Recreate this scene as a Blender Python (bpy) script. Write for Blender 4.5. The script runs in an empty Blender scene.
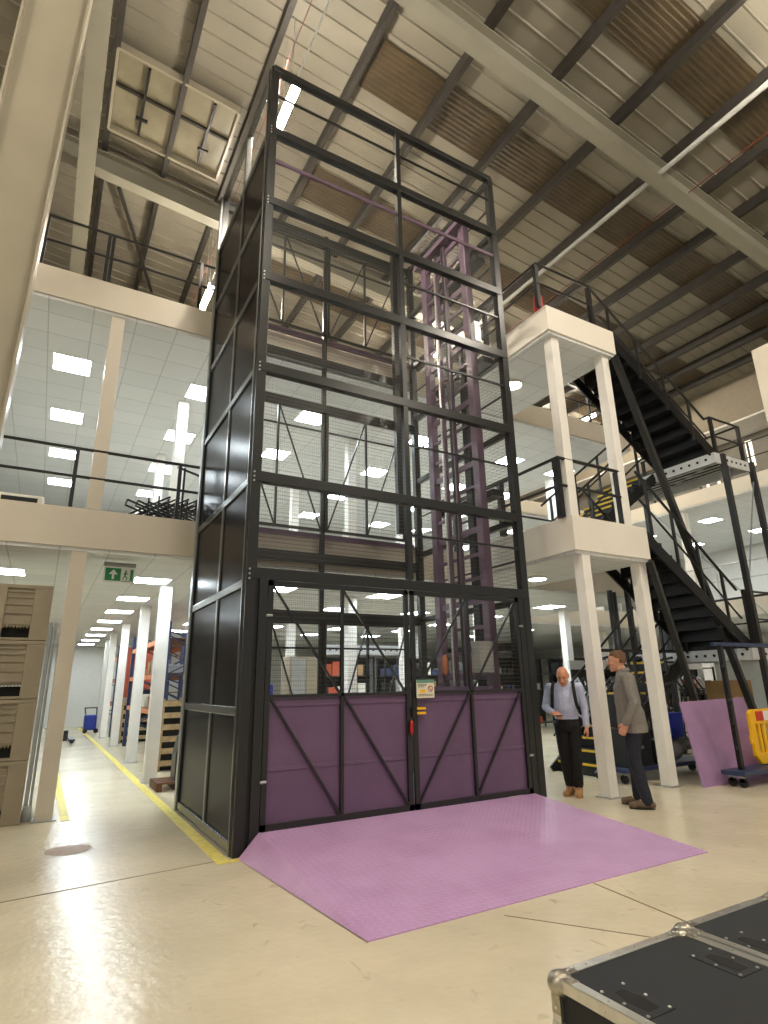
import bpy, math, random
from mathutils import Vector, Matrix
random.seed(7)
R = math.radians
C = bpy.context.scene.collection
sc = bpy.context.scene

# ------------------------------------------------------------------ helpers
def vec(p): return Vector(p)

class MB:
    def __init__(s): s.v = []; s.f = []
    def add(s, vs, fs):
        n = len(s.v); s.v += [tuple(p) for p in vs]; s.f += [tuple(i + n for i in f) for f in fs]; return s
    def hexa(s, p):
        return s.add(p, [(0,3,2,1),(4,5,6,7),(0,1,5,4),(1,2,6,5),(2,3,7,6),(3,0,4,7)])
    def box(s, x0, y0, z0, x1, y1, z1):
        x0, x1 = min(x0,x1), max(x0,x1); y0, y1 = min(y0,y1), max(y0,y1); z0, z1 = min(z0,z1), max(z0,z1)
        return s.hexa([(x0,y0,z0),(x1,y0,z0),(x1,y1,z0),(x0,y1,z0),(x0,y0,z1),(x1,y0,z1),(x1,y1,z1),(x0,y1,z1)])
    def bar(s, a, b, w, h=None, up=(0,0,1)):
        h = w if h is None else h
        a, b = vec(a), vec(b); d = (b-a).normalized(); u = vec(up)
        if abs(d.dot(u)) > .99: u = vec((0,1,0))
        sx = d.cross(u).normalized() * w/2; uy = sx.cross(d).normalized() * h/2
        return s.hexa([a-sx-uy, a+sx-uy, a+sx+uy, a-sx+uy, b-sx-uy, b+sx-uy, b+sx+uy, b-sx+uy])
    def tube(s, a, b, r, n=8, r2=None):
        r2 = r if r2 is None else r2
        a, b = vec(a), vec(b); d = (b-a).normalized()
        u = vec((0,0,1)) if abs(d.z) < .9 else vec((1,0,0))
        x = d.cross(u).normalized(); y = x.cross(d)
        vs = []
        for p, rr in ((a, r), (b, r2)):
            for i in range(n):
                t = 2*math.pi*i/n; vs.append(p + x*math.cos(t)*rr + y*math.sin(t)*rr)
        fs = [(i, n+i, n+(i+1)%n, (i+1)%n) for i in range(n)]
        fs += [tuple(range(n)), tuple(range(2*n-1, n-1, -1))]
        return s.add(vs, fs)
    def path(s, pts, r, n=8):
        for a, b in zip(pts[:-1], pts[1:]): s.tube(a, b, r, n)
        for p in pts[1:-1]: s.ball(p, (r,r,r), 6, n)
        return s
    def ball(s, c, rad, nu=8, nv=12, M=None):
        c = vec(c); vs = []; M = M or Matrix.Identity(3)
        for i in range(nu+1):
            t = math.pi*i/nu
            for j in range(nv):
                p = 2*math.pi*j/nv
                q = M @ vec((rad[0]*math.sin(t)*math.cos(p), rad[1]*math.sin(t)*math.sin(p), rad[2]*math.cos(t)))
                vs.append(c+q)
        fs = []
        for i in range(nu):
            for j in range(nv):
                a, b = i*nv+j, i*nv+(j+1)%nv
                fs.append((a, a+nv, b+nv, b))
        return s.add(vs, fs)
    def prism(s, pts, axis, a, b):
        # pts 2-D outline in the plane normal to axis
        def P(u, w, t):
            return {'x': (t,u,w), 'y': (u,t,w), 'z': (u,w,t)}[axis]
        n = len(pts)
        vs = [P(u,w,a) for u, w in pts] + [P(u,w,b) for u, w in pts]
        fs = [(i, (i+1)%n, n+(i+1)%n, n+i) for i in range(n)] + [tuple(range(n-1,-1,-1)), tuple(range(n,2*n))]
        return s.add(vs, fs)
    def loft(s, rings, cap=True):
        # rings: list of lists of points of the same length
        n = len(rings[0]); vs = [p for r in rings for p in r]; fs = []
        for k in range(len(rings)-1):
            for i in range(n):
                j = (i+1) % n
                fs.append((k*n+i, k*n+j, (k+1)*n+j, (k+1)*n+i))
        if cap: fs += [tuple(range(n-1,-1,-1)), tuple(range((len(rings)-1)*n, len(rings)*n))]
        return s.add(vs, fs)
    def ellrings(s, secs, n=16, M=None, off=(0,0,0)):
        M = M or Matrix.Identity(3); rings = []
        for (cx, cy, cz, rx, ry) in secs:
            rings.append([M @ vec((cx+rx*math.cos(2*math.pi*i/n), cy+ry*math.sin(2*math.pi*i/n), cz)) + vec(off) for i in range(n)])
        return s.loft(rings)
    def build(s, name, m, parent=None, smooth=False, bevel=0, recalc=True):
        me = bpy.data.meshes.new(name)
        o = bpy.data.objects.new(name, me); C.objects.link(o)
        off = vec((0,0,0)); p = parent
        while p is not None: off += vec(p.location); p = p.parent
        me.from_pydata([tuple(vec(q)-off) for q in s.v], [], s.f)
        if recalc:
            import bmesh
            bm = bmesh.new(); bm.from_mesh(me); bmesh.ops.recalc_face_normals(bm, faces=bm.faces); bm.to_mesh(me); bm.free()
        if smooth:
            for pl in me.polygons: pl.use_smooth = True
        me.materials.append(m)
        if parent is not None: o.parent = parent
        if bevel:
            b = o.modifiers.new('bevel', 'BEVEL'); b.width = bevel; b.segments = 2; b.limit_method = 'ANGLE'; b.angle_limit = R(40)
        return o

def tag(o, label, cat, group=None, kind=None):
    o['label'] = label; o['category'] = cat
    if group: o['group'] = group
    if kind: o['kind'] = kind
    return o
def thing(name, label, cat, loc=(0,0,0), group=None, rz=0):
    o = bpy.data.objects.new(name, None); C.objects.link(o); o.empty_display_size = .2
    o.location = loc; o.rotation_euler = (0,0,rz)
    return tag(o, label, cat, group)
def struct(o, label=None):
    o['kind'] = 'structure'
    if label: o['label'] = label
    return o
def sroot(name, label):
    o = bpy.data.objects.new(name, None); C.objects.link(o); return struct(o, label)
def copy_tree(o, parent=None):
    c = o.copy(); C.objects.link(c); c.parent = parent
    for ch in list(o.children): copy_tree(ch, c)
    return c

# ------------------------------------------------------------------ materials
def lin(c):
    return tuple(((x/255+.055)/1.055)**2.4 if x > 10 else x/255/12.92 for x in c)
def nt(name):
    m = bpy.data.materials.new(name); m.use_nodes = True
    return m, m.node_tree, m.node_tree.nodes['Principled BSDF']
def mat(name, rgb, rough=.5, metal=0, var=.08, scale=6, bump=0, bscale=60, spec=.5, rvar=0):
    m, t, b = nt(name); n = t.nodes; l = t.links
    c = lin(rgb)
    tc = n.new('ShaderNodeTexCoord')
    nz = n.new('ShaderNodeTexNoise'); nz.inputs['Scale'].default_value = scale; nz.inputs['Detail'].default_value = 5
    l.new(tc.outputs['Object'], nz.inputs['Vector'])
    cr = n.new('ShaderNodeValToRGB')
    cr.color_ramp.elements[0].position = .3; cr.color_ramp.elements[1].position = .7
    cr.color_ramp.elements[0].color = tuple(x*(1-var) for x in c)+(1,)
    cr.color_ramp.elements[1].color = tuple(min(1, x*(1+var)) for x in c)+(1,)
    l.new(nz.outputs['Fac'], cr.inputs['Fac']); l.new(cr.outputs['Color'], b.inputs['Base Color'])
    b.inputs['Roughness'].default_value = rough; b.inputs['Metallic'].default_value = metal
    b.inputs['Specular IOR Level'].default_value = spec
    if rvar:
        mr = n.new('ShaderNodeMapRange'); mr.inputs['To Min'].default_value = max(0.02, rough-rvar); mr.inputs['To Max'].default_value = rough+rvar
        l.new(nz.outputs['Fac'], mr.inputs['Value']); l.new(mr.outputs['Result'], b.inputs['Roughness'])
    if bump:
        n2 = n.new('ShaderNodeTexNoise'); n2.inputs['Scale'].default_value = bscale
        l.new(tc.outputs['Object'], n2.inputs['Vector'])
        bp = n.new('ShaderNodeBump'); bp.inputs['Strength'].default_value = bump; bp.inputs['Distance'].default_value = .01
        l.new(n2.outputs['Fac'], bp.inputs['Height']); l.new(bp.outputs['Normal'], b.inputs['Normal'])
    return m
def emis(name, rgb, strength):
    m, t, b = nt(name)
    b.inputs['Base Color'].default_value = (.8,.8,.8,1)
    b.inputs['Emission Color'].default_value = tuple(rgb)+(1,)
    b.inputs['Emission Strength'].default_value = strength
    # thin prismatic texture of the diffuser sheet
    return m
def wire_mesh(name, rgb, axis, pu=.025, pv=.05, w=.11, rough=.4):
    # fine welded wire mesh: wires where fract(coord/pitch) < w
    m, t, b = nt(name); n = t.nodes; l = t.links
    b.inputs['Base Color'].default_value = lin(rgb)+(1,); b.inputs['Roughness'].default_value = rough; b.inputs['Metallic'].default_value = .3
    tc = n.new('ShaderNodeTexCoord'); sp = n.new('ShaderNodeSeparateXYZ'); l.new(tc.outputs['Object'], sp.inputs[0])
    def wires(out, pitch):
        d = n.new('ShaderNodeMath'); d.operation = 'DIVIDE'; l.new(out, d.inputs[0]); d.inputs[1].default_value = pitch
        fr = n.new('ShaderNodeMath'); fr.operation = 'FRACT'; l.new(d.outputs[0], fr.inputs[0])
        lt = n.new('ShaderNodeMath'); lt.operation = 'LESS_THAN'; l.new(fr.outputs[0], lt.inputs[0]); lt.inputs[1].default_value = w
        return lt
    a = wires(sp.outputs[axis], pu); z = wires(sp.outputs['Z'], pv)
    mx = n.new('ShaderNodeMath'); mx.operation = 'MAXIMUM'; l.new(a.outputs[0], mx.inputs[0]); l.new(z.outputs[0], mx.inputs[1])
    l.new(mx.outputs[0], b.inputs['Alpha'])
    return m

M = {}
M['beige_paint'] = mat('beige_paint', (204,196,180), .35, var=.03, scale=2)
M['landing_paint'] = mat('landing_paint', (232,226,214), .35, var=.03, scale=2)
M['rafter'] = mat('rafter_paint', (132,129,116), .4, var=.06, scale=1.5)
M['cream_steel'] = mat('cream_steel', (152,145,127), .3, var=.05, scale=1.5)
M['white_paint'] = mat('white_paint', (228,224,212), .4, var=.03)
M['white_column'] = mat('white_column', (236,233,226), .35, var=.03)
M['plaster'] = mat('plaster', (222,220,214), .7, var=.03)
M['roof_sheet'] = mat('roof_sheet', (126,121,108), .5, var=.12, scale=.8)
M['rooflight'] = mat('rooflight', (66,55,37), .45, var=.25, scale=3)
M['purlin'] = mat('purlin', (54,51,47), .5, metal=.3, var=.15)
M['dark_metal'] = mat('dark_metal', (38,39,39), .35, metal=.1, var=.08)
M['lift_frame'] = mat('lift_frame', (36,37,36), .3, metal=.1, var=.06)
M['black_metal'] = mat('black_metal', (20,20,21), .4, metal=.05, var=.15)
M['black_stair'] = mat('black_stair', (17,17,19), .45, metal=.0, var=.2, spec=.35)
M['grating'] = mat('grating', (12,12,12), .95, spec=.05)
M['rail'] = mat('rail', (36,36,36), .35, metal=.2)
M['white_rail'] = mat('white_rail', (190,190,186), .4, metal=.2)
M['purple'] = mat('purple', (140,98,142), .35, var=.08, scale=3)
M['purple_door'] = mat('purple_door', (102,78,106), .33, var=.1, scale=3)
M['purple_mast'] = mat('purple_mast', (98,78,96), .35, var=.1, scale=5)
M['galv'] = mat('galv', (168,172,174), .35, metal=.6, var=.12, scale=15)
M['perf'] = mat('perforated_steel', (205,208,210), .4, metal=.1, var=.06)
M['alu'] = mat('aluminium', (205,203,196), .28, metal=.85, var=.08, scale=30)
M['steel_ball'] = mat('steel_corner', (170,165,152), .3, metal=.9, var=.2, scale=60, bump=.2)
M['case_black'] = mat('case_black', (21,23,27), .55, var=.1, scale=200, bump=.25, bscale=900)
M['rubber'] = mat('rubber', (18,18,18), .7)
M['yellow_nose'] = mat('yellow_nose', (226,190,30), .5)
M['yellow_tape'] = mat('yellow_tape', (226,208,92), .45, var=.15, scale=14)
M['yellow_plastic'] = mat('yellow_plastic', (242,186,12), .4, var=.05)
M['red'] = mat('red', (176,34,26), .35)
M['dark_red'] = mat('dark_red', (104,34,28), .5)
M['red_reflect'] = mat('red_reflect', (196,44,30), .4)
M['white_reflect'] = mat('white_reflect', (232,230,226), .4)
M['blue'] = mat('blue', (30,52,150), .4)
M['navy'] = mat('navy', (44,58,92), .4)
M['rack_blue'] = mat('rack_blue', (38,50,84), .45)
M['orange'] = mat('orange', (214,134,90), .45, var=.12)
M['orange_red'] = mat('orange_red', (172,78,50), .5)
M['wood'] = mat('pallet_wood', (168,142,104), .7, var=.25, scale=12, bump=.3)
M['dark_wood'] = mat('dark_wood', (104,70,46), .65, var=.25, scale=12, bump=.3)
M['card'] = mat('cardboard', (160,128,86), .75, var=.1)
M['crate'] = mat('crate_plastic', (146,136,116), .5, var=.08, scale=4, rvar=.1)
M['hole_shade'] = mat('painted_hole_shade', (14,13,12), .8)  # near-black colour standing in for the shade inside openings
M['grey_panel'] = mat('grey_panel', (150,150,146), .5)
M['grey_fabric'] = mat('grey_fabric', (128,128,126), .8)
M['clear_plastic'] = mat('milky_plastic', (190,196,198), .3)
M['patch'] = mat('floor_patch', (172,142,112), .5, var=.15, scale=20)
M['joint'] = mat('floor_joint', (126,112,88), .6)
M['sign_green'] = mat('sign_green', (26,140,84), .4)
M['sign_white'] = mat('sign_white', (236,236,232), .4, var=.01)
M['sign_cream'] = mat('sign_cream', (226,222,196), .4, var=.02)
M['sign_teal'] = mat('sign_teal', (96,146,128), .4)
M['skin'] = mat('skin', (205,150,122), .5, var=.06, scale=10)
M['skin_bald'] = mat('skin_ruddy', (210,146,112), .42, var=.06, scale=10)
M['shirt_blue'] = mat('shirt_blue', (180,186,212), .8, var=.05, scale=8, bump=.5, bscale=9)
M['shirt_grey'] = mat('shirt_grey', (128,124,117), .85, var=.1, scale=30, bump=.6, bscale=9)
M['trouser_black'] = mat('trouser_black', (13,11,12), .8, var=.2, bump=.5, bscale=9)
M['jeans'] = mat('jeans', (26,30,44), .8, var=.2, scale=20, bump=.5, bscale=9)
M['boot_tan'] = mat('boot_tan', (176,134,84), .7, var=.12, scale=20)
M['shoe_brown'] = mat('shoe_brown', (98,80,62), .6, var=.12, scale=20)
M['hair_brown'] = mat('hair_brown', (104,74,48), .7, var=.3, scale=50, bump=.8, bscale=80)
M['stubble'] = mat('grey_stubble', (160,130,112), .8)
M['eye'] = mat('eye_dark', (40,30,26), .3)
M['lips'] = mat('lips', (168,98,86), .5)
M['glass_dark'] = None
M['panel_emit'] = emis('panel_emit', (.84,.94,1.0), 31)
M['round_emit'] = emis('round_emit', (1.0,.98,.95), 28)
M['tube_emit'] = emis('tube_emit', (1.0,.90,.755), 390)
M['lit_window'] = emis('lit_window', (1.0,.86,.72), .9)
M['mesh_front'] = wire_mesh('mesh_front', (96,96,90), 'X', .025, .05, .055)
M['mesh_back'] = wire_mesh('mesh_back', (96,96,90), 'X', .03, .06, .06)
M['mesh_side'] = wire_mesh('mesh_side', (96,96,90), 'Y', .03, .06, .07)

# dark glossy infill of the lift's long side
m, t, b = nt('smoked_panel'); b.inputs['Roughness'].default_value = .22
b.inputs['Specular IOR Level'].default_value = .05
nz = t.nodes.new('ShaderNodeTexNoise'); nz.inputs['Scale'].default_value = 1.3
tc = t.nodes.new('ShaderNodeTexCoord'); t.links.new(tc.outputs['Object'], nz.inputs['Vector'])
cr = t.nodes.new('ShaderNodeValToRGB'); cr.color_ramp.elements[0].color = (.006,.004,.0055,1); cr.color_ramp.elements[1].color = (.016,.011,.015,1)
t.links.new(nz.outputs['Fac'], cr.inputs['Fac']); t.links.new(cr.outputs['Color'], b.inputs['Base Color'])
M['smoked'] = m
M['side_trim'] = mat('side_trim', (104,106,104), .25, metal=.6)

# floor: painted concrete, glossy, slightly orange-peeled, with scuffs
m, t, b = nt('painted_floor'); n = t.nodes; l = t.links
tc = n.new('ShaderNodeTexCoord')
nz = n.new('ShaderNodeTexNoise'); nz.inputs['Scale'].default_value = .9; nz.inputs['Detail'].default_value = 8; nz.inputs['Roughness'].default_value = .6
l.new(tc.outputs['Object'], nz.inputs['Vector'])
cr = n.new('ShaderNodeValToRGB'); cr.color_ramp.elements[0].position = .32; cr.color_ramp.elements[1].position = .62
cr.color_ramp.elements[0].color = lin((206,196,170))+(1,); cr.color_ramp.elements[1].color = lin((224,213,186))+(1,)
l.new(nz.outputs['Fac'], cr.inputs['Fac'])
n3 = n.new('ShaderNodeTexNoise'); n3.inputs['Scale'].default_value = 5; n3.inputs['Detail'].default_value = 9; n3.inputs['Distortion'].default_value = 1.2
l.new(tc.outputs['Object'], n3.inputs['Vector'])
cr3 = n.new('ShaderNodeValToRGB'); cr3.color_ramp.elements[0].position = .26; cr3.color_ramp.elements[1].position = .36
cr3.color_ramp.elements[0].color = (.62,.58,.52,1); cr3.color_ramp.elements[1].color = (1,1,1,1)
l.new(n3.outputs['Fac'], cr3.inputs['Fac'])
mu = n.new('ShaderNodeMix'); mu.data_type = 'RGBA'; mu.blend_type = 'MULTIPLY'; mu.inputs[0].default_value = .6
l.new(cr.outputs['Color'], mu.inputs[6]); l.new(cr3.outputs['Color'], mu.inputs[7]); l.new(mu.outputs[2], b.inputs['Base Color'])
mr = n.new('ShaderNodeMapRange'); mr.inputs['To Min'].default_value = .19; mr.inputs['To Max'].default_value = .265
l.new(nz.outputs['Fac'], mr.inputs['Value']); l.new(mr.outputs['Result'], b.inputs['Roughness'])
n2 = n.new('ShaderNodeTexNoise'); n2.inputs['Scale'].default_value = 14; n2.inputs['Detail'].default_value = 3
l.new(tc.outputs['Object'], n2.inputs['Vector'])
bp = n.new('ShaderNodeBump'); bp.inputs['Strength'].default_value = .3; bp.inputs['Distance'].default_value = .012
l.new(n2.outputs['Fac'], bp.inputs['Height']); l.new(bp.outputs['Normal'], b.inputs['Normal'])
b.inputs['Specular IOR Level'].default_value = .38
M['floor'] = m

# suspended ceiling tiles 0.6 x 0.6 with thin grid
m, t, b = nt('ceiling_tiles'); n = t.nodes; l = t.links
tc = n.new('ShaderNodeTexCoord'); br = n.new('ShaderNodeTexBrick')
br.offset = 0; br.inputs['Scale'].default_value = 1; br.inputs['Brick Width'].default_value = .6; br.inputs['Row Height'].default_value = .6
br.inputs['Mortar Size'].default_value = .008
br.inputs['Color1'].default_value = lin((214,216,216))+(1,); br.inputs['Color2'].default_value = lin((207,210,210))+(1,); br.inputs['Mortar'].default_value = lin((176,178,178))+(1,)
l.new(tc.outputs['Object'], br.inputs['Vector']); l.new(br.outputs['Color'], b.inputs['Base Color']); b.inputs['Roughness'].default_value = .75
M['tiles'] = m

# purple checker plate
def checker(name, rgb):
    m, t, b = nt(name); n = t.nodes; l = t.links
    b.inputs['Roughness'].default_value = .42
    tc = n.new('ShaderNodeTexCoord'); mp = n.new('ShaderNodeMapping'); mp.inputs['Rotation'].default_value = (0,0,R(45)); mp.inputs['Scale'].default_value = (1,1,1)
    l.new(tc.outputs['Object'], mp.inputs['Vector'])
    ck = n.new('ShaderNodeTexChecker'); ck.inputs['Scale'].default_value = 22; l.new(mp.outputs[0], ck.inputs['Vector'])
    def stripes(ax):
        sp = n.new('ShaderNodeSeparateXYZ'); l.new(mp.outputs[0], sp.inputs[0])
        k = n.new('ShaderNodeMath'); k.operation = 'MULTIPLY'; k.inputs[1].default_value = 22*math.pi*1.0; l.new(sp.outputs[ax], k.inputs[0])
        si = n.new('ShaderNodeMath'); si.operation = 'SINE'; l.new(k.outputs[0], si.inputs[0])
        ab = n.new('ShaderNodeMath'); ab.operation = 'ABSOLUTE'; l.new(si.outputs[0], ab.inputs[0])
        pw = n.new('ShaderNodeMath'); pw.operation = 'POWER'; pw.inputs[1].default_value = 3; l.new(ab.outputs[0], pw.inputs[0]); return pw
    a, c2 = stripes('X'), stripes('Y')
    mx = n.new('ShaderNodeMix'); l.new(ck.outputs['Fac'], mx.inputs[0]); l.new(a.outputs[0], mx.inputs[2]); l.new(c2.outputs[0], mx.inputs[3])
    bp = n.new('ShaderNodeBump'); bp.inputs['Strength'].default_value = .5; bp.inputs['Distance'].default_value = .006
    l.new(mx.outputs[0], bp.inputs['Height']); l.new(bp.outputs['Normal'], b.inputs['Normal'])
    nz = n.new('ShaderNodeTexNoise'); nz.inputs['Scale'].default_value = 2.2; nz.inputs['Detail'].default_value = 6; l.new(tc.outputs['Object'], nz.inputs['Vector'])
    c = lin(rgb); cr = n.new('ShaderNodeValToRGB'); cr.color_ramp.elements[0].position = .35; cr.color_ramp.elements[1].position = .6
    cr.color_ramp.elements[0].color = (c[0]*.88, c[1]*.84, c[2]*.88, 1); cr.color_ramp.elements[1].color = c+(1,)
    l.new(nz.outputs['Fac'], cr.inputs['Fac']); l.new(cr.outputs['Color'], b.inputs['Base Color'])
    return m
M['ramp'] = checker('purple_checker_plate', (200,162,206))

# ------------------------------------------------------------------ camera
yaw, pitch, roll, F, H0 = R(30.04), R(16.59), R(-1.05), 577.3, 1.5
fw = vec((math.sin(yaw)*math.cos(pitch), math.cos(yaw)*math.cos(pitch), math.sin(pitch)))
rt = vec((math.cos(yaw), -math.sin(yaw), 0)); up = rt.cross(fw)
r2 = rt*math.cos(roll) + up*math.sin(roll); u2 = -rt*math.sin(roll) + up*math.cos(roll)
cam = bpy.data.cameras.new('camera'); co = bpy.data.objects.new('camera', cam); C.objects.link(co)
mw = Matrix.Identity(4)
for i in range(3): mw[i][0] = r2[i]; mw[i][1] = u2[i]; mw[i][2] = -fw[i]
mw[2][3] = H0
co.matrix_world = mw
cam.sensor_fit = 'HORIZONTAL'; cam.sensor_width = 36; cam.lens = F/768*36; cam.clip_end = 200; cam.clip_start = .05
sc.camera = co

# ------------------------------------------------------------------ setting: floor
fl = MB().box(-9,-9,-.2,26,31,0).build('floor', M['floor']); struct(fl, 'glossy cream painted concrete floor of the hall')
# expansion joints
j = MB().bar((-2,5.50,.001),(1.66,5.86,.001),.012,.003)
j.bar((3.9,3.62,.001),(3.6,1.0,.001),.012,.003).bar((2.9,3.5,.001),(3.8,2.2,.001),.008,.003)
struct(j.build('trim_1', M['joint']), 'thin joint line in the floor paint')
tp = MB().box(1.56,5.82,0,1.68,28,.004).box(1.56,5.74,0,1.9-.02,5.82,.004)
tag(tp.build('floor_tape', M['yellow_tape']), 'long yellow floor tape running into the corridor beside the lift', 'floor marking')
tp = MB().box(.42,8.55,0,.52,28,.004)
tag(tp.build('floor_tape', M['yellow_tape']), 'yellow floor tape at the left, starting at the pale corner post', 'floor marking')
n_ = 24
mh = MB(); mh.add([(.45+.21*math.cos(2*math.pi*i/n_), 7.05+.2*math.sin(2*math.pi*i/n_), .003) for i in range(n_)], [tuple(range(n_))])
tag(mh.build('floor_patch', M['patch'], recalc=False), 'round brownish repaired patch in the floor', 'floor patch')

# ------------------------------------------------------------------ mezzanine slabs
def ztop(x): return 12.30-.1*x   # underside plane of the purlins
def slab(x0,y0,x1,y1,z0,z1,label,m='beige_paint'):
    r = sroot('mezzanine_slab', label)
    MB().box(x0,y0,z0+.04,x1,y1,z1).build('fascia', M[m], r)
    MB().box(x0+.03,y0+.03,z0-.01,x1-.03,y1-.03,z0+.05).build('tiled_soffit', M['tiles'], r)
    return r
slab(-8,8.6,12.2,29,3.3,3.88,'first floor slab with beige painted edge and tiled soffit')
slab(-8,8.6,12.2,29,7.0,7.52,'second floor slab with beige painted edge and tiled soffit')
slab(6.55,5.75,8.25,8.6,3.3,3.86,'first floor landing slab carried by two white columns','landing_paint')
slab(6.50,5.75,8.15,8.6,7.0,7.50,'second floor landing slab carried by two white columns','landing_paint')
slab(12.2,14,18.2,29,3.3,3.86,'rear first floor slab beyond the staircase')
slab(12.2,14,18.2,29,7.0,7.5,'rear second floor slab beyond the staircase')
slab(18.2,1,26,29,3.3,3.86,'first floor slab of the far right wing')
slab(18.2,1,26,29,7.0,7.5,'second floor slab of the far right wing')
# walls
struct(MB().box(-8.2,-9,0,-8,31,13.4).build('wall_left', M['plaster']))
struct(MB().box(-8.2,29,0,26,29.2,13.4).build('wall_back', M['plaster']))
struct(MB().box(26,-9,0,26.2,31,7.5).build('wall_right', M['plaster']))
w = sroot('wall_right_upper', 'upper bulkhead wall above the far right wing')
MB().box(18.2,-9,9.35,18.4,29,10.9).build('bulkhead', mat('bulkhead_paint', (132,122,104), .7, var=.04), w)
MB().box(19.6,-9,7.5,19.7,29,9.5).build('inner_panel', mat('dim_panel', (120,116,106), .7), w)
MB().box(18.2,-9,9.3,19.7,29,9.36).build('soffit', M['plaster'], w)
for k,(yy,wd) in enumerate(((10.55,.08),(10.95,.08))):
    wi = MB().box(19.56,yy,7.6,19.6,yy+wd,9.0).build('window_%d'%(k+1), M['lit_window']); struct(wi,'narrow lit window in the far right wing')
wi = MB().box(19.55,9.3,8.2,19.6,9.5,9.1).build('window_3', M['lit_window']); struct(wi,'wider lit window in the far right wing')

# ------------------------------------------------------------------ roof
ce = sroot('ceiling', 'pitched roof of cream lining sheets on dark purlins')
prof = []; y = -8.0; pit = .335
while y < 30.5:
    prof += [(y, .0), (y+pit-.05, 0), (y+pit-.035, -.022), (y+pit-.015, -.022)]
    y += pit
def sheet(x0, x1, prof, dz, name, m, th=.03):
    vs = []; fs = []
    for x in (x0, x1):
        for (yy, h) in prof: vs.append((x, yy, ztop(x)+dz+h))
    for x in (x0, x1):
        for (yy, h) in prof: vs.append((x, yy, ztop(x)+dz+.06))
    N = len(prof)
    for i in range(N-1):
        fs.append((i, i+1, N+i+1, N+i)); fs.append((2*N+i, 3*N+i, 3*N+i+1, 2*N+i+1))
    return MB().add(vs, fs).build(name, m, ce, recalc=False)
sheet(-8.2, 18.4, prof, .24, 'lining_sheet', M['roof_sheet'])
A0 = 10.8
ratios = [-.30,-.15,-.022,.087,.204,.342,.493,.649,.808,.972,1.114,1.243,1.386,1.53,1.66,1.78,1.9]
for i, r in enumerate(ratios):
    X = r*A0/(1+.1*r)
    zz = ztop(X)
    pm = MB()
    pm.prism([(X-.05, zz),(X+.05,zz),(X+.05,zz+.02),(X-.03,zz+.02),(X-.03,zz+.215),(X+.05,zz+.215),(X+.05,zz+.235),(X-.05,zz+.235)], 'y', -8, 29)
    pm.build('purlin', M['purlin'], ce)
# rooflights
for (y0, y1) in ((.2,1.15),(3.15,4.1),(6.15,7.1),(9.05,10.0),(12.2,13.15),(15.3,16.25)):
    pr = []; yy = y0
    while yy < y1-.001:
        pr += [(yy,0),(yy+.03,0),(yy+.045,-.006),(yy+.075,-.006)]; yy += .095
    sheet(3.72, 17.6, pr, .205, 'rooflight', M['rooflight'])
# rafters
def rafter(Y, name='rafter'):
    m_ = MB()
    def sec(x):
        z = ztop(x); d = .48
        return [(x,Y-.13,z-d),(x,Y+.13,z-d),(x,Y+.13,z-d+.025),(x,Y+.012,z-d+.025),(x,Y+.012,z-.025),(x,Y+.13,z-.025),(x,Y+.13,z),(x,Y-.13,z),(x,Y-.13,z-.025),(x,Y-.012,z-.025),(x,Y-.012,z-d+.025),(x,Y-.13,z-d+.025)]
    m_.loft([sec(-8), sec(18.2)])
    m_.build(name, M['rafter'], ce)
for Y in (-.9, 5.1, 11.15, 17.2): rafter(Y)
# long beam along the hall under the rafters
b_ = MB()
b_.box(-.66,4.0,11.45,-.36,16,11.48).box(-.52,4.0,11.48,-.50,16,11.74).box(-.66,4.0,11.74,-.36,16,11.77)
b_.build('tie_beam', M['rafter'], ce)
MB().bar((.13,11.8,12.25),(1.32,15.0,12.1),.08,.06).build('roof_brace', M['purlin'], ce)
tag(MB().tube((9.30,-5,11.02),(9.30,26,11.02),.05,12).build('roof_pipe', M['grey_panel'], smooth=True), 'long grey metal pipe slung under the roof purlins', 'pipe')
tag(MB().tube((10.35,-3,11.12),(10.35,14,11.12),.010,6).build('roof_conduit', M['dark_red']), 'thin red conduit running under the roof beyond the pipe', 'conduit')
# smoke vent
v = thing('roof_vent', 'large rectangular smoke vent in a white frame in the roof', 'roof vent', (.85,9.55,12.2))
def vz(x): return ztop(x)-.02
vf = MB()
x0,x1,y0,y1 = -.22,1.95,8.67,10.43
for a,b2 in (((x0,y0),(x1,y0)),((x0,y1),(x1,y1)),((x0,y0),(x0,y1)),((x1,y0),(x1,y1))):
    vf.bar((a[0],a[1],vz(a[0])+.1),(b2[0],b2[1],vz(b2[0])+.1),.05,.16)
vf.build('frame', M['cream_steel'], v)
vp = MB(); vp.hexa([(x0,y0,vz(x0)+.17),(x1,y0,vz(x1)+.17),(x1,y1,vz(x1)+.17),(x0,y1,vz(x0)+.17),(x0,y0,vz(x0)+.2),(x1,y0,vz(x1)+.2),(x1,y1,vz(x1)+.2),(x0,y1,vz(x0)+.2)])
vp.build('glazing', mat('vent_glazing', (138,132,112), .3, var=.2, scale=2), v)
MB().bar((x0,9.45,vz(x0)+.13),(x1,9.45,vz(x1)+.13),.05,.06).build('glazing_bar', M['purlin'], v)
for xx in (.32,1.52):
    ac = MB().bar((xx,8.8,vz(xx)+.1),(xx,10.3,vz(xx)+.1),.05).bar((xx-.1,9.9,vz(xx)+.07),(xx+.12,9.9,vz(xx)+.07),.05)
    ac.build('opening_rod', M['black_metal'], v)
for pp in ((.35,.2),):
    pass

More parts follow.
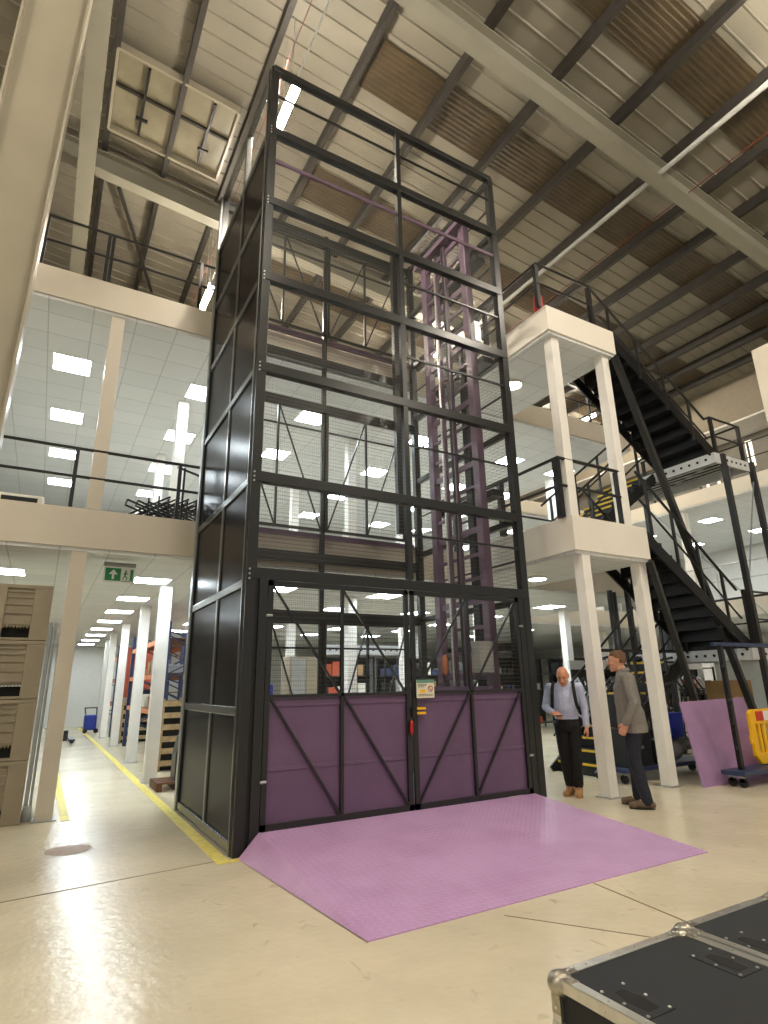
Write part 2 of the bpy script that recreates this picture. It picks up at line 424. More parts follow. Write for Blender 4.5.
# main tapered portal column at the left
c = MB()
def colsec(z):
    xr = -.585+.015*z; xl = -1.09+.008*z; y0 = 5.28; t_ = .022; dy = .20
    return [(xl,y0,z),(xl+t_,y0,z),(xl+t_,y0+dy/2-.01,z),(xr-t_,y0+dy/2-.01,z),(xr-t_,y0,z),(xr,y0,z),(xr,y0+dy,z),(xr-t_,y0+dy,z),(xr-t_,y0+dy/2+.01,z),(xl+t_,y0+dy/2+.01,z),(xl+t_,y0+dy,z),(xl,y0+dy,z)]
c.loft([colsec(0), colsec(11.9)])
tag(c.build('portal_column', M['cream_steel'], bevel=.004), 'huge cream steel portal column filling the upper left corner', 'column')

# ------------------------------------------------------------------ white columns
def column(x, y, z0, z1, w, label, m='white_column', group=None):
    t_ = thing('column', label, 'column', (x,y,z0), group)
    MB().box(x-w/2,y-w/2,z0,x+w/2,y+w/2,z1).build('shaft', M[m], t_, bevel=.006)
    MB().box(x-w/2-.04,y-w/2-.04,z0,x+w/2+.04,y+w/2+.04,z0+.012).build('base_plate', M['galv'], t_)
    return t_
column(6.79,5.87,0,3.33,.17,'front white column standing between the two men, under the first floor landing')
column(8.18,5.95,0,3.33,.17,'white column right of the man in grey, under the first floor landing')
column(6.72,5.92,3.86,7.03,.17,'left white column between the two landings')
column(7.95,5.92,3.86,7.03,.17,'right white column between the two landings, before the stairs')
column(.24,8.74,0,3.34,.19,'beige corner post beside the stack of plastic crates','beige_paint')
column(.34,8.74,3.88,7.04,.19,'beige post behind the left first floor railing','beige_paint')
for lvl, z0, z1 in (('ground floor',0,3.31),('first floor',3.88,7.01)):
    ordn = ['nearest','second','third','fourth','fifth']
    for k, yy in enumerate((11.1,14.2,18.5,21.8,25.0)):
        if z0 > 0 and k > 2: continue
        column((1.79,1.88,1.97,1.97,2.1)[k], yy, z0, z1, .2, '%s white column in the %s row beside the corridor' % (ordn[k], lvl))
    for i, xx in enumerate((5.55,9.0,11.9)):
        side = ('seen through the lift','just right of the lift','behind the staircase')[i]
        for k, yy in enumerate((11.1,14.6,18.4)):
            column(xx, yy, z0, z1, .2, '%s white %s column %s' % (ordn[k], lvl, side))
for k, yy in enumerate((7.5,11.5,15.5)):
    for lvl, z0, z1 in (('ground floor',0,3.31),('first floor',3.86,7.01)):
        column(18.6, yy, z0, z1, .25, '%s white %s column of the far right wing' % (ordn[k], lvl))
# boxed column top right
cb = MB().box(13.5,5.3,0,14.4,6.0,8.84)
tag(cb.build('boxed_column', M['beige_paint']), 'pale boxed enclosure at the right edge beyond the staircase', 'column')

# ------------------------------------------------------------------ lights
proto = thing('panel_light', 'x', 'ceiling light', (0,0,0))
MB().box(-.3,-.3,-.005,.3,-.285,.02).box(-.3,.285,-.005,.3,.3,.02).box(-.3,-.285,-.005,-.285,.285,.02).box(.285,-.285,-.005,.3,.285,.02).build('frame', M['white_paint'], proto)
MB().box(-.285,-.285,-.002,.285,.285,.015).build('diffuser', M['panel_emit'], proto)
first = [True]
ordw = ['nearest','second','third','fourth','fifth','sixth','seventh','eighth']
def panel(x, y, z, label, group):
    o = proto if first[0] else copy_tree(proto); first[0] = False
    o.location = (x, y, z); o['label'] = label; o['group'] = group
l1x = [(-.22,'leftmost row'),(2.05,'row just left of the lift'),(4.33,'row seen through the lift\'s left half'),(7.13,'row seen through the lift\'s right half'),(9.84,'row right of the lift'),(12-.35,'row behind the stairs')]
for x, nm in l1x:
    for k in range(4):
        panel(x, 10.5+2.3*k, 6.985, '%s square panel light in the first floor %s' % (ordw[k], nm), 'first floor panel lights')
gx = [(-.72,'row above the crates',3),(1.45,'corridor row',8),(3.75,'row seen past the corridor columns',5),(6.1,'row seen through the lift doors',5),(8.4,'row beside the lift\'s right post',5),(10.9,'row above the yellow-nosed steps',5)]
for x, nm, kk in gx:
    for k in range(kk):
        panel(x, 10.62+2.37*k, 3.285, '%s square panel light in the ground floor %s' % (ordw[k], nm), 'ground floor panel lights')
for x in (20.4, 23.6):
    for k, yy in enumerate((8.8,11.6,14.3)):
        panel(x, yy, 6.985, '%s panel light in the far right wing\'s first floor, %s row' % (ordw[k], 'front' if x < 22 else 'rear'), 'right wing panel lights')
for x in (20.4,):
    for k, yy in enumerate((9.0,12.0)):
        panel(x, yy, 3.285, '%s panel light in the far right wing\'s ground floor' % ordw[k], 'right wing panel lights')
for k, yy in enumerate((16.0, 19.0)):
    panel(15, yy, 6.985, '%s panel light under the rear slab beyond the stairs' % ordw[k], 'rear panel lights')
    panel(15, yy, 3.285, '%s panel light under the rear lower slab beyond the stairs' % ordw[k], 'rear panel lights')
def round_light(x, y, z, label):
    t_ = thing('round_light', label, 'ceiling light', (x,y,z), 'round landing lights')
    MB().tube((x,y,z-.05),(x,y,z+.01),.17,24).build('rim', M['white_paint'], t_)
    MB().tube((x,y,z-.056),(x,y,z-.05),.15,24).build('diffuser', M['round_emit'], t_)
round_light(7.16,7.34,6.99,'round light on the underside of the upper landing')
round_light(7.47,7.50,3.29,'round light on the underside of the lower landing')
# suspended tube lights on catenary wire
def tube_light(x, y, z, label, L=1.0, r=.065):
    t_ = thing('tube_light', label, 'hanging light', (x,y,z), 'suspended tube lights')
    MB().tube((x,y-L/2,z),(x,y+L/2,z),r,14).build('lamp_tube', M['tube_emit'], t_, smooth=False)
    h = MB().box(x-.035,y-L/2-.04,z+.065,x+.035,y+L/2+.04,z+.09).box(x-.05,y-L/2-.05,z-.05,x+.05,y-L/2-.005,z+.08).box(x-.05,y+L/2+.005,z-.05,x+.05,y+L/2+.05,z+.08)
    h.build('housing', M['galv'], t_)
    MB().tube((x,y-.2,z+.07),(x,y-.2,ztop(x)-.02),.006,5).tube((x,y+.2,z+.07),(x,y+.2,ztop(x)-.02),.006,5).build('suspension_wire', M['galv'], t_)
tube_light(2.25,6.72,10.3,'glaring warm tube light above the front left corner of the lift',.85)
tube_light(2.18,11.66,10.0,'warm tube light above the upper floor left of the lift',1.0)
tube_light(15.0,12.1,10.0,'first of two far tube lights seen under the upper landing',.9,.035)
tube_light(15.2,13.9,10.0,'second of two far tube lights seen under the upper landing',.9,.035)
for k,(xx,yy) in enumerate(((2.2,1.2),(2.2,-4.5),(8.6,1.5),(8.6,-4.0),(-4.6,1.0),(8.6,11.6))):  # tubes added to light the hall, most of them out of view
    tube_light(xx,yy,10.5,'added warm tube light high in the hall, %s' % ('over the camera','behind the camera','right of the camera','behind right','left of the camera','above the second floor')[k],1.2)
tag(MB().tube((2.25,-6,10.45),(2.25,20,10.45),.009,6).build('catenary_wire', M['galv']), 'thin wire running over the row of tube lights above the lift', 'wire')
tag(MB().tube((2.05,-6,10.5),(2.05,16.0,10.5),.006,6).build('power_cable', M['dark_red']), 'thin red cable running beside the wire above the lift', 'cable')

# ------------------------------------------------------------------ railings
def railing(name, label, pts, h, base, post_w=.05, m='rail', mid=True, posts=None, r=.022):
    t_ = thing(name, label, 'railing', (pts[0][0],pts[0][1],base))
    top = MB(); top.path([(p[0],p[1],base+h) for p in pts], r); top.build('top_rail', M[m], t_)
    if mid:
        md = MB(); md.path([(p[0],p[1],base+h*.53) for p in pts], r*.9); md.build('middle_rail', M[m], t_)
    for (px, py) in (posts or pts):
        MB().box(px-post_w/2,py-post_w/2,base,px+post_w/2,py+post_w/2,base+h).build('post', M[m], t_)
    return t_
railing('railing','dark railing of the left first floor edge beside the lift',[(-7,8.66),(1.74,8.66)],.88,3.88,posts=[(-5.5,8.66),(-4.1,8.66),(-2.7,8.66),(-1.3,8.66),(.05,8.66),(1.44,8.66)],r=.024)
railing('railing','dark railing of the second floor edge at the upper left',[(-7,8.66),(1.74,8.66)],.92,7.52,posts=[(-4.8,8.66),(-3.4,8.66),(-2.1,8.66),(-.78,8.66),(.07,8.66),(.13,8.66),(1.5,8.66)],r=.022)
railing('railing','black railing around the first floor landing edge',[(6.5,8.5),(6.5,5.86),(7.9,5.86)],.95,3.86,post_w=.09,r=.028,posts=[(6.5,8.5),(6.5,7.2),(6.5,5.9),(7.9,5.9)])
railing('railing','black railing around the upper landing edge',[(6.45,8.5),(6.45,5.82),(7.75,5.82)],.85,7.5,post_w=.07,posts=[(6.45,8.5),(6.45,7.2),(6.45,5.85),(7.75,5.85)])
railing('railing','dark railing of the first floor edge behind the staircase',[(8.3,8.66),(12.1,8.66),(12.1,13.8)],.95,3.88,posts=[(8.3,8.66),(9.6,8.66),(10.9,8.66),(12.1,8.66),(12.1,10.2),(12.1,12)])
railing('railing','dark railing of the second floor edge behind the upper landing',[(8.3,8.66),(12.1,8.66),(12.1,13.8)],.95,7.52,posts=[(8.3,8.66),(9.6,8.66),(10.9,8.66),(12.1,8.66),(12.1,10.2),(12.1,12)])
railing('railing','pale railing along the first floor of the far right wing',[(18.25,2),(18.25,13.9)],1.05,3.86,m='white_rail',posts=[(18.25,2+1.7*k) for k in range(8)])
railing('railing','dark railing along the second floor of the far right wing',[(18.25,2),(18.25,13.9)],1.05,7.5,posts=[(18.25,2+1.7*k) for k in range(8)])
railing('railing','pale railing of the rear first floor edge beyond the stairs',[(12.4,14.05),(18.1,14.05)],1.0,3.86,m='white_rail',posts=[(12.4+1.4*k,14.05) for k in range(5)])

# ------------------------------------------------------------------ the goods lift
X0,X1,Y0,Y1,ZT = 1.75,5.62,5.85,8.50,9.80
LV = [2.58,3.66,5.02,6.28,7.43,8.60,9.73]
L = thing('goods_lift','tall dark steel and wire mesh goods lift tower with purple doors','goods lift',(X0,Y0,0))
fm = M['lift_frame']
def P(mb, name, m, parent=L, **k): return mb.build(name, m, parent, **k)
for (x,y) in ((X0,Y0),(X1,Y0),(X0,Y1),(X1,Y1)):
    dx = .11 if x == X0 else -.11; dy = .11 if y == Y0 else -.11
    xx = x-.03 if x == X0 else x+.03
    P(MB().box(xx,y,0,xx+dx,y+dy,ZT),'corner_post',fm,bevel=.006)
# front beams, mullion and mid bars
for z in LV:
    P(MB().box(X0,Y0-.01,z,X1,Y0+.09,z+(.12 if z < 9.5 else .09)),'front_beam',fm,bevel=.005)
P(MB().box(3.71,Y0-.005,LV[0]+.12,3.78,Y0+.07,ZT),'front_mullion',fm)
for i in range(len(LV)-1):
    zm = (LV[i]+.12+LV[i+1])/2 + .08
    pur = (i == 4)
    P(MB().box(3.78 if not pur and i < 4 else X0+.08,Y0+.02,zm,X1-.08,Y0+.045,zm+(.05 if pur else .025)),'mid_bar',M['purple_mast'] if pur else fm)
    P(MB().add([(X0+.08,Y0+.05,LV[i]+.12),(X1-.08,Y0+.05,LV[i]+.12),(X1-.08,Y0+.05,LV[i+1]),(X0+.08,Y0+.05,LV[i+1])],[(0,1,2,3)]),'front_mesh',M['mesh_front'],recalc=False)
# bolted plates on the left post
for z in LV[:-1]:
    bt = MB()
    for k in range(3): bt.tube((X0+.0,Y0-.012,z+.0+.05*k),(X0+.0,Y0+.0,z+.0+.05*k),.011,8)
    P(bt,'bolts',M['galv'])
# left side: dark infill panels in frames
SL = [0.02,1.22,2.50,3.64,5.02,6.28,7.43,8.60,9.70]
ym = 7.02
for z in SL: P(MB().box(X0-.035,Y0+.06,z,X0+.05,Y1-.06,z+.09),'side_rail',M['side_trim'],bevel=.008)
P(MB().box(X0-.03,ym-.04,.02,X0+.05,ym+.04,ZT),'side_mullion',M['side_trim'],bevel=.008)
P(MB().box(X0-.05,Y1-.09,0,X0+.03,Y1+.02,ZT),'side_edge_trim',M['galv'])
P(MB().box(X0-.045,Y0+.08,0,X0-.01,Y0+.115,ZT),'side_edge_trim',M['side_trim'])
for i in range(len(SL)-1):
    for (a,b2) in ((Y0+.08,ym-.04),(ym+.04,Y1-.08)):
        if i == 7: P(MB().add([(X0,a,SL[i]+.09),(X0,b2,SL[i]+.09),(X0,b2,SL[i+1]),(X0,a,SL[i+1])],[(0,1,2,3)]),'side_mesh',M['mesh_side'],recalc=False)
        else: P(MB().box(X0-.012,a,SL[i]+.08,X0+.012,b2,SL[i+1]+.01),'side_panel',M['smoked'])
# right side beams and mesh
for z in SL[1:]:
    P(MB().box(X1-.06,Y0+.06,z,X1+.02,Y1-.06,z+.09),'side_rail',fm,bevel=.006)
for i in range(len(SL)-1):
    P(MB().add([(X1-.01,Y0+.1,SL[i]+.09),(X1-.01,Y1-.1,SL[i]+.09),(X1-.01,Y1-.1,SL[i+1]),(X1-.01,Y0+.1,SL[i+1])],[(0,1,2,3)]),'side_mesh',M['mesh_side'],recalc=False)
    if i > 1: P(MB().box(X1-.03,Y0+.1,(SL[i]+SL[i+1])/2+.04,X1-.005,Y1-.1,(SL[i]+SL[i+1])/2+.065),'mid_bar',fm)
# back beams and mesh
for z in (2.45,3.38,6.05,6.95,9.55,9.68):
    P(MB().box(X0,Y1-.07,z,X1,Y1+.01,z+(.16 if z != 9.68 else .08)),'back_beam',fm,bevel=.005)
P(MB().box(2.45,Y1-.02,7.47,X1-.1,Y1+.04,7.56),'sill',M['purple_mast'])
P(MB().box(2.45,Y1-.02,3.80,X1-.1,Y1+.04,3.88),'sill',M['purple_door'])
P(MB().add([(X0+.08,Y1-.03,.1),(X1-.08,Y1-.03,.1),(X1-.08,Y1-.03,ZT-.1),(X0+.08,Y1-.03,ZT-.1)],[(0,1,2,3)]),'back_mesh',M['mesh_back'],recalc=False)
P(MB().box(3.68,Y1-.06,0,3.75,Y1,ZT),'back_mullion',fm)
# gates: leaf with stiles, centre stile and diagonals
def leaf(name, x0, x1, z0, z1, Y, dirs, zmid=None, w=.045, solid=False, parent=L):
    t_ = .035
    f_ = MB()
    f_.box(x0,Y,z0,x0+w,Y+t_,z1).box(x1-w,Y,z0,x1,Y+t_,z1).box(x0,Y,z0,x1,Y+t_,z0+w).box(x0,Y,z1-w,x1,Y+t_,z1)
    fr = f_.build(name, fm, parent)
    xm = (x0+x1)/2
    MB().box(xm-.018,Y,z0+w,xm+.018,Y+t_,z1-w).build('centre_stile', fm, fr)
    rows = [(z0+w, z1-w)] if zmid is None else [(z0+w, zmid), (zmid, z1-w)]
    if zmid is not None: MB().box(x0+w,Y,zmid-.015,x1-w,Y+t_,zmid+.015).build('middle_rail', fm, fr)
    for (a,b2) in rows:
        for k,(xa,xb) in enumerate(((x0+w,xm-.015),(xm+.015,x1-w))):
            dd = dirs[k]
            p,q = ((xa,b2),(xb,a)) if dd == '\\' else ((xa,a),(xb,b2))
            MB().bar((p[0],Y+.017,p[1]),(q[0],Y+.017,q[1]),.022,.022).build('diagonal_brace', fm, fr)
    return fr
for z0,z1 in ((.12,2.45),(3.9,6.05),(7.56,9.5)):
    leaf('landing_gate_leaf',2.06,3.70,z0,z1,Y1-.10,'\\\\')
    leaf('landing_gate_leaf',3.74,5.3,z0,z1,Y1-.10,'//')
    P(MB().box(2.2,Y1-.09,z0+(z1-z0)*.82,5.3,Y1-.07,z0+(z1-z0)*.82+.03),'mid_bar',fm)
# door surround and doors
P(MB().box(X0+.05,Y0+.005,0,1.93,Y0+.20,2.58),'door_jamb',M['black_metal'])
P(MB().box(5.44,Y0+.005,0,X1-.05,Y0+.20,2.58),'door_jamb',M['black_metal'])
P(MB().box(1.86,Y0-.025,.02,1.95,Y0+.06,2.58),'door_jamb',fm)
P(MB().box(5.42,Y0-.02,.02,5.50,Y0+.06,2.58),'door_jamb',fm)
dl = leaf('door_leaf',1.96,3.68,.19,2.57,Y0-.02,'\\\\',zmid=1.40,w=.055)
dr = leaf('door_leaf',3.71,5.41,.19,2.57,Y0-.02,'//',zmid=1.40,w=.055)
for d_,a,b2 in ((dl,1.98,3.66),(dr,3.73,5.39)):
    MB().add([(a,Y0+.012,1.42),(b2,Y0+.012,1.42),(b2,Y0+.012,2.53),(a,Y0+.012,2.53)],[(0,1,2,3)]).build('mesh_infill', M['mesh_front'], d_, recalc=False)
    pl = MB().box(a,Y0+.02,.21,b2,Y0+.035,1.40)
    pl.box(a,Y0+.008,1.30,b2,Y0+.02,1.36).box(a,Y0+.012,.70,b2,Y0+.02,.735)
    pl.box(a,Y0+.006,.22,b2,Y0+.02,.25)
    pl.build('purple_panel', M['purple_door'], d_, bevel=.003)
for (a,zz) in ((1.97,.62),(1.97,2.2),(5.41,.62),(5.41,2.2)):
    P(MB().tube((a-.03,Y0-.04,zz),(a+.03,Y0-.04,zz),.015,8),'hinge',M['galv'])
P(MB().box(3.68,Y0-.05,1.14,3.74,Y0-.02,1.24),'lock_case',M['black_metal'])
P(MB().box(3.74,Y0-.05,1.215,3.86,Y0-.02,1.24).box(3.74,Y0-.05,1.165,3.86,Y0-.02,1.19),'latch',M['yellow_plastic'])
P(MB().ball((3.66,Y0-.05,1.03),(.022,.02,.085),8,10),'door_handle',M['red'],smooth=True)
# door notice
sg = P(MB().box(3.74,Y0-.055,1.34,3.98,Y0-.045,1.54),'door_notice',M['sign_cream'])
MB().box(3.74,Y0-.058,1.505,3.98,Y0-.055,1.54).build('header_band', M['sign_teal'], sg)
MB().box(3.785,Y0-.058,1.395,3.855,Y0-.055,1.43).build('yellow_symbol', M['yellow_plastic'], sg)
rg = MB(); cx,cz = 3.925,1.44
ro=[(cx+.034*math.cos(2*math.pi*i/20),cz+.034*math.sin(2*math.pi*i/20)) for i in range(20)]
ri=[(cx+.025*math.cos(2*math.pi*i/20),cz+.025*math.sin(2*math.pi*i/20)) for i in range(20)]
rg.add([(u,Y0-.059,w) for u,w in ro]+[(u,Y0-.059,w) for u,w in ri],[(i,(i+1)%20,20+(i+1)%20,20+i) for i in range(20)])
rg.bar((cx-.02,Y0-.059,cz+.02),(cx+.02,Y0-.059,cz-.02),.008,.003)
rg.build('prohibition_ring', M['red'], sg, recalc=False)
tx = MB()
for k,(a,b2) in enumerate(((3.755,3.88),(3.755,3.87),(3.755,3.84))): tx.box(a,Y0-.058,1.487-.014*k,b2,Y0-.055,1.491-.014*k)
for k in range(2): tx.box(3.755,Y0-.058,1.375-.014*k,3.96,Y0-.055,1.379-.014*k)
tx.build('text_lines', M['black_metal'], sg)
P(MB().box(X0+.2,Y0+.25,.02,X1-.6,Y1-.15,.18),'platform',M['purple_door'])
# carriage gate behind the doors, purple
P(MB().box(5.0,6.05,.2,5.06,8.2,1.45),'platform_side',M['purple_door'])
# mast
mm = M['purple_mast']
for y in (6.30,7.45):
    P(MB().box(5.24,y-.07,0,5.36,y+.07,8.95),'mast_rail',mm,bevel=.006)
for y in (7.08,6.82): P(MB().box(5.24,y-.035,0,5.30,y+.035,8.95),'mast_guide',mm)
P(MB().box(5.30,6.50,0,5.42,6.64,6.9),'mast_cylinder',M['black_metal'])
for k in range(25):
    z = .5+.345*k
    P(MB().box(5.27,6.36,z,5.31,7.38,z+.045 if k%3 else z+.09),'mast_rung',mm)
for z in (1.9,4.1,6.3,8.2): P(MB().box(5.36,6.1,z,5.56,7.45,z+.10),'mast_bracket',fm)
P(MB().box(5.14,6.15,8.95,5.38,7.6,9.05),'mast_head',mm)
P(MB().box(4.95,6.12,1.62,5.18,6.30,2.02),'control_box',M['grey_panel'],bevel=.01)
P(MB().ball((5.16,7.2,1.75),(.05,.05,.15),8,10),'amber_lamp',M['orange'],smooth=True)
P(MB().ball((5.16,6.55,1.75),(.05,.05,.15),8,10),'amber_lamp',M['orange'],smooth=True)
P(MB().box(X1-.55,Y1-.25,4.0,X1-.3,Y1-.15,ZT),'cable_duct',M['black_metal'])
P(MB().box(5.2,6.05,6.6,5.32,6.15,6.95),'limit_switch',M['galv'])
P(MB().path([(5.16,6.75,.3),(5.16,6.75,8.8)],.02,6),'hose',M['black_metal'])
P(MB().path([(5.16,7.0,.3),(5.16,7.0,8.8)],.014,6),'hose',M['alu'])

# ramp
rp = MB()
a=(1.95,5.83,.185); b2=(5.43,5.83,.185); c_=(5.40,3.64,.008); d=(1.92,3.62,.008); e=(1.76,5.80,.004); f=(5.68,5.80,.004)
rp.add([a,b2,c_,d,e,f,(1.95,5.83,0),(5.43,5.83,0),(5.40,3.64,0),(1.92,3.62,0)],[(3,2,1,0),(4,3,0),(2,5,1),(3,9,8,2),(4,0,6),(1,5,7),(0,1,7,6)])
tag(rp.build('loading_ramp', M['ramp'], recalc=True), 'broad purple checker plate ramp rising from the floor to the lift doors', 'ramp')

# ------------------------------------------------------------------ staircase
S = thing('steel_staircase','black steel dogleg staircase with yellow step edges and galvanised landings','staircase',(8,5.75,0))
bs = M['black_stair']
def flight(xb, zb, xt, zt, ya, yb, n):
    # xb,zb bottom; xt,zt top; treads along y
    dx = (xt-xb)/n; dz = (zt-zb)/n; s_ = 1 if dx > 0 else -1
    for k in range(n):
        x = xb+dx*k; z = zb+dz*(k+1)
        if k == n-1: break
        tr = MB().box(x,ya+.04,z-.035,x+dx+.03*s_,yb-.04,z)
        tr.box(x+.0*s_,ya+.04,z-dz,x+.012*s_,yb-.04,z)
        to = tr.build('tread', bs, S)
        MB().box(x-.012*s_,ya+.05,z-.032,x+.008*s_,yb-.05,z+.004).build('nosing', M['yellow_nose'], to)
    for y in (ya, yb):
        dn = vec((xt-xb,0,zt-zb)).normalized()
        MB().bar((xb-.1*s_,y,zb-.0),(xt,y,zt-.12),.035,.20,up=(0,0,1)).build('stringer', bs, S)
def handrail(xb,zb,xt,zt,y,h=1.0,nb=4):
    MB().tube((xb,y,zb+h),(xt,y,zt+h),.024).build('handrail', M['rail'], S)
    MB().tube((xb,y,zb+h*.5),(xt,y,zt+h*.5),.018).build('middle_rail', M['rail'], S)
    for k in range(nb):
        t_ = (k+.35)/nb; x = xb+(xt-xb)*t_; z = zb+(zt-zb)*t_
        MB().box(x-.02,y-.02,z+.02,x+.02,y+.02,z+h).build('baluster', M['rail'], S)
YN,YM,YF = 5.80,6.92,7.98
def landing_deck(z):
    ch = MB().box(10.6,5.75,z-.21,10.64,8.1,z-.01).box(10.6,5.72,z-.21,11.75,5.76,z-.01).box(11.71,5.75,z-.21,11.75,8.1,z-.01).box(10.6,8.06,z-.21,11.75,8.1,z-.01)
    co_ = ch.build('landing_channel', M['perf'], S)
    ho = MB()
    for k in range(13): ho.tube((10.590,5.90+.17*k,z-.11),(10.602,5.90+.17*k,z-.11),.026,10)
    for k in range(6): ho.tube((10.85+.15*k,5.712,z-.11),(10.85+.15*k,5.722,z-.11),.024,10)
    ho.build('hole_shade_discs', M['hole_shade'], co_)  # dark discs on the channel face paint the shade of its holes
    MB().box(10.62,5.76,z-.012,11.73,8.08,z+.02).build('landing_plate', bs, S)
    for k in range(6): MB().box(10.76+.165*k,5.77,z-.07,10.80+.165*k,8.06,z-.05).build('landing_joist', M['perf'], S)
    MB().box(10.66,5.77,z-.05,11.7,8.06,z-.03).build('landing_underside', M['grating'], S)
    MB().bar((10.65,5.8,z-.19),(11.7,8.0,z-.19),.03,.02).build('landing_tie', M['galv'], S)
landing_deck(2.0); landing_deck(5.64)
flight(8.0,0,10.6,2.0,YM+.1,YF,11)
flight(10.6,2.0,8.25,3.86,YN,YM,10)
flight(8.25,3.86,10.6,5.64,YM+.1,YF,10)
flight(10.6,5.64,8.15,7.5,YN,YM,10)
for y in (YM+.1,YF): handrail(8.0,.1,10.6,2.0,y,.95,3)
for y in (YN,YM): handrail(8.25,3.86,10.6,2.0,y,1.0,4)
for y in (YM+.1,YF): handrail(8.25,3.86,10.6,5.64,y,1.0,3)
for y in (YN,YM): handrail(7.9,7.35,10.6,5.5,y,.85,4)
MB().tube((10.6,YN,6.35),(10.78,5.78,6.42),.024).build('handrail', M['rail'], S)
MB().tube((7.75,5.82,8.35),(7.9,YN,8.2),.024).build('handrail', M['rail'], S)
for z,h in ((5.64,.78),(2.0,1.0)):
    tr = MB().path([(10.75,5.78,z+h),(11.72,5.78,z+h),(11.72,8.05,z+h)],.022); tr.build('handrail', M['rail'], S)
    tr = MB().path([(10.75,5.78,z+h*.5),(11.72,5.78,z+h*.5),(11.72,8.05,z+h*.5)],.018); tr.build('middle_rail', M['rail'], S)
    for (x,y) in ((10.78,5.78),(11.72,5.78),(11.72,7.0),(11.72,8.0)):
        MB().box(x-.03,y-.03,z,x+.03,y+.03,z+h).build('baluster', M['rail'], S)
for (x,y) in ((10.82,5.70),(11.80,5.70),(10.7,8.14),(11.8,8.14)):
    MB().box(x-.045,y-.045,0,x+.045,y+.045,5.62).build('support_post', M['dark_metal'], S)
    MB().box(x-.1,y-.1,0,x+.1,y+.1,.012).build('foot_plate', M['dark_metal'], S)
MB().bar((8.05,5.72,6.95),(11.25,6.06,.0),.10,.10).build('raking_prop', M['dark_metal'], S)
MB().bar((8.20,5.74,3.30),(9.75,6.15,.0),.09,.09).build('raking_prop', M['dark_metal'], S)
for (x,y) in ((10.15,8.15),(10.45,8.3)):
    MB().tube((x,y,0),(x,y,3.3),.06,12).build('support_post', M['dark_metal'], S, smooth=True)
MB().bar((10.9,5.7,3.2),(11.75,5.7,5.2),.02,.02).bar((11.75,5.75,2.4),(11.75,8.0,5.2),.02,.02).build('cross_brace', M['galv'], S)

# ------------------------------------------------------------------ plastic crates at left
def pallet_box(x1, y0, z, label, group):
    # big ribbed box, W 1.2, H 0.7, right edge x1, front y0
    W,H,D = 1.2,.70,1.0
    o = thing('pallet_crate', label, 'plastic crate', (x1-W/2,y0+D/2,z), group)
    x0 = x1-W; f_ = y0
    b_ = MB().box(x0+.03,f_+.03,z+.17,x1-.03,f_+D-.03,z+H-.01)
    b_.box(x0,f_,z+H-.05,x1,f_+D,z+H-.003)
    for a in (x0, x0+.50, x1-.2):
        b_.box(a,f_,z+.003,a+.2,f_+.2,z+H-.05)
        b_.box(a,f_+D-.2,z+.003,a+.2,f_+D,z+H-.05)
    b_.box(x0,f_+.01,z+.003,x1,f_+.12,z+.035)
    b_.build('body', M['crate'], o, bevel=.006)
    for (a,c2) in ((x0+.2,x0+.50),(x0+.70,x1-.2)):
        r_ = MB()
        for zz in (.20,.33,.44,.53,.60): r_.box(a,f_+.008,z+zz,c2,f_+.032,z+zz+.016)
        for k in range(8): r_.box(a+.01+(c2-a-.03)/7.5*k,f_+.006,z+.15,a+.022+(c2-a-.03)/7.5*k,f_+.032,z+.21)
        r_.build('ribs', M['crate'], o)
        MB().box(a,f_+.10,z+.035,c2,f_+.9,z+.15).build('pocket_shade', M['hole_shade'], o)  # dark block paints the shade inside the fork pocket
    return o
for k in range(4):
    pallet_box(0.0,8.62,.70*k,['lowest','second','third','topmost'][k]+' beige plastic crate in the stack at the left edge','beige crates in the left stack')
pn = thing('folded_panel','tall grey folded panel with pale rails between the crate stack and the corner post','panel',(.07,9.2,0))
MB().box(.02,8.9,.15,.06,9.7,2.3).build('panel', M['grey_panel'], pn)
MB().box(.015,8.86,.0,.05,8.9,2.35).box(.07,8.86,0,.10,8.9,2.35).build('edge_rail', M['clear_plastic'], pn)
MB().tube((.06,8.8,.004),(.06,8.8,.16),.06,12,.05).build('foot', M['clear_plastic'], pn, smooth=True)

# exit sign
E = thing('exit_sign','green and white emergency exit sign hanging under the first floor slab','sign',(.8,9.0,3.1))
MB().box(.60,8.97,3.25,1.02,9.03,3.30).build('mounting_bar', M['grey_panel'], E)
MB().box(.60,8.985,3.02,1.02,9.015,3.24).build('face_plate', M['sign_white'], E)
MB().box(.625,8.98,3.04,.83,8.986,3.22).build('green_field', M['sign_green'], E)
ar = MB().prism([(.715,3.06),(.745,3.06),(.745,3.13),(.79,3.13),(.73,3.20),(.67,3.13),(.715,3.13)],'y',8.974,8.981)
ar.build('arrow', M['sign_white'], E)
rm = MB().ball((.895,8.98,3.185),(.012,.004,.014),6,8)
rm.bar((.895,8.98,3.17),(.885,8.98,3.115),.022,.006,up=(0,1,0)).bar((.885,8.98,3.115),(.86,8.98,3.07),.012,.006,up=(0,1,0)).bar((.885,8.98,3.115),(.915,8.98,3.09),.012,.006,up=(0,1,0)).bar((.915,8.98,3.09),(.905,8.98,3.055),.012,.006,up=(0,1,0)).bar((.893,8.98,3.16),(.925,8.98,3.14),.010,.006,up=(0,1,0)).bar((.893,8.98,3.16),(.865,8.98,3.14),.010,.006,up=(0,1,0))
rm.build('running_figure', M['sign_green'], E)
MB().box(.955,8.98,3.05,.995,8.986,3.21).box(.84,8.98,3.035,1.0,8.986,3.042).build('door_symbol', M['sign_green'], E)

E.location.z -= .06; E.location.x -= .02

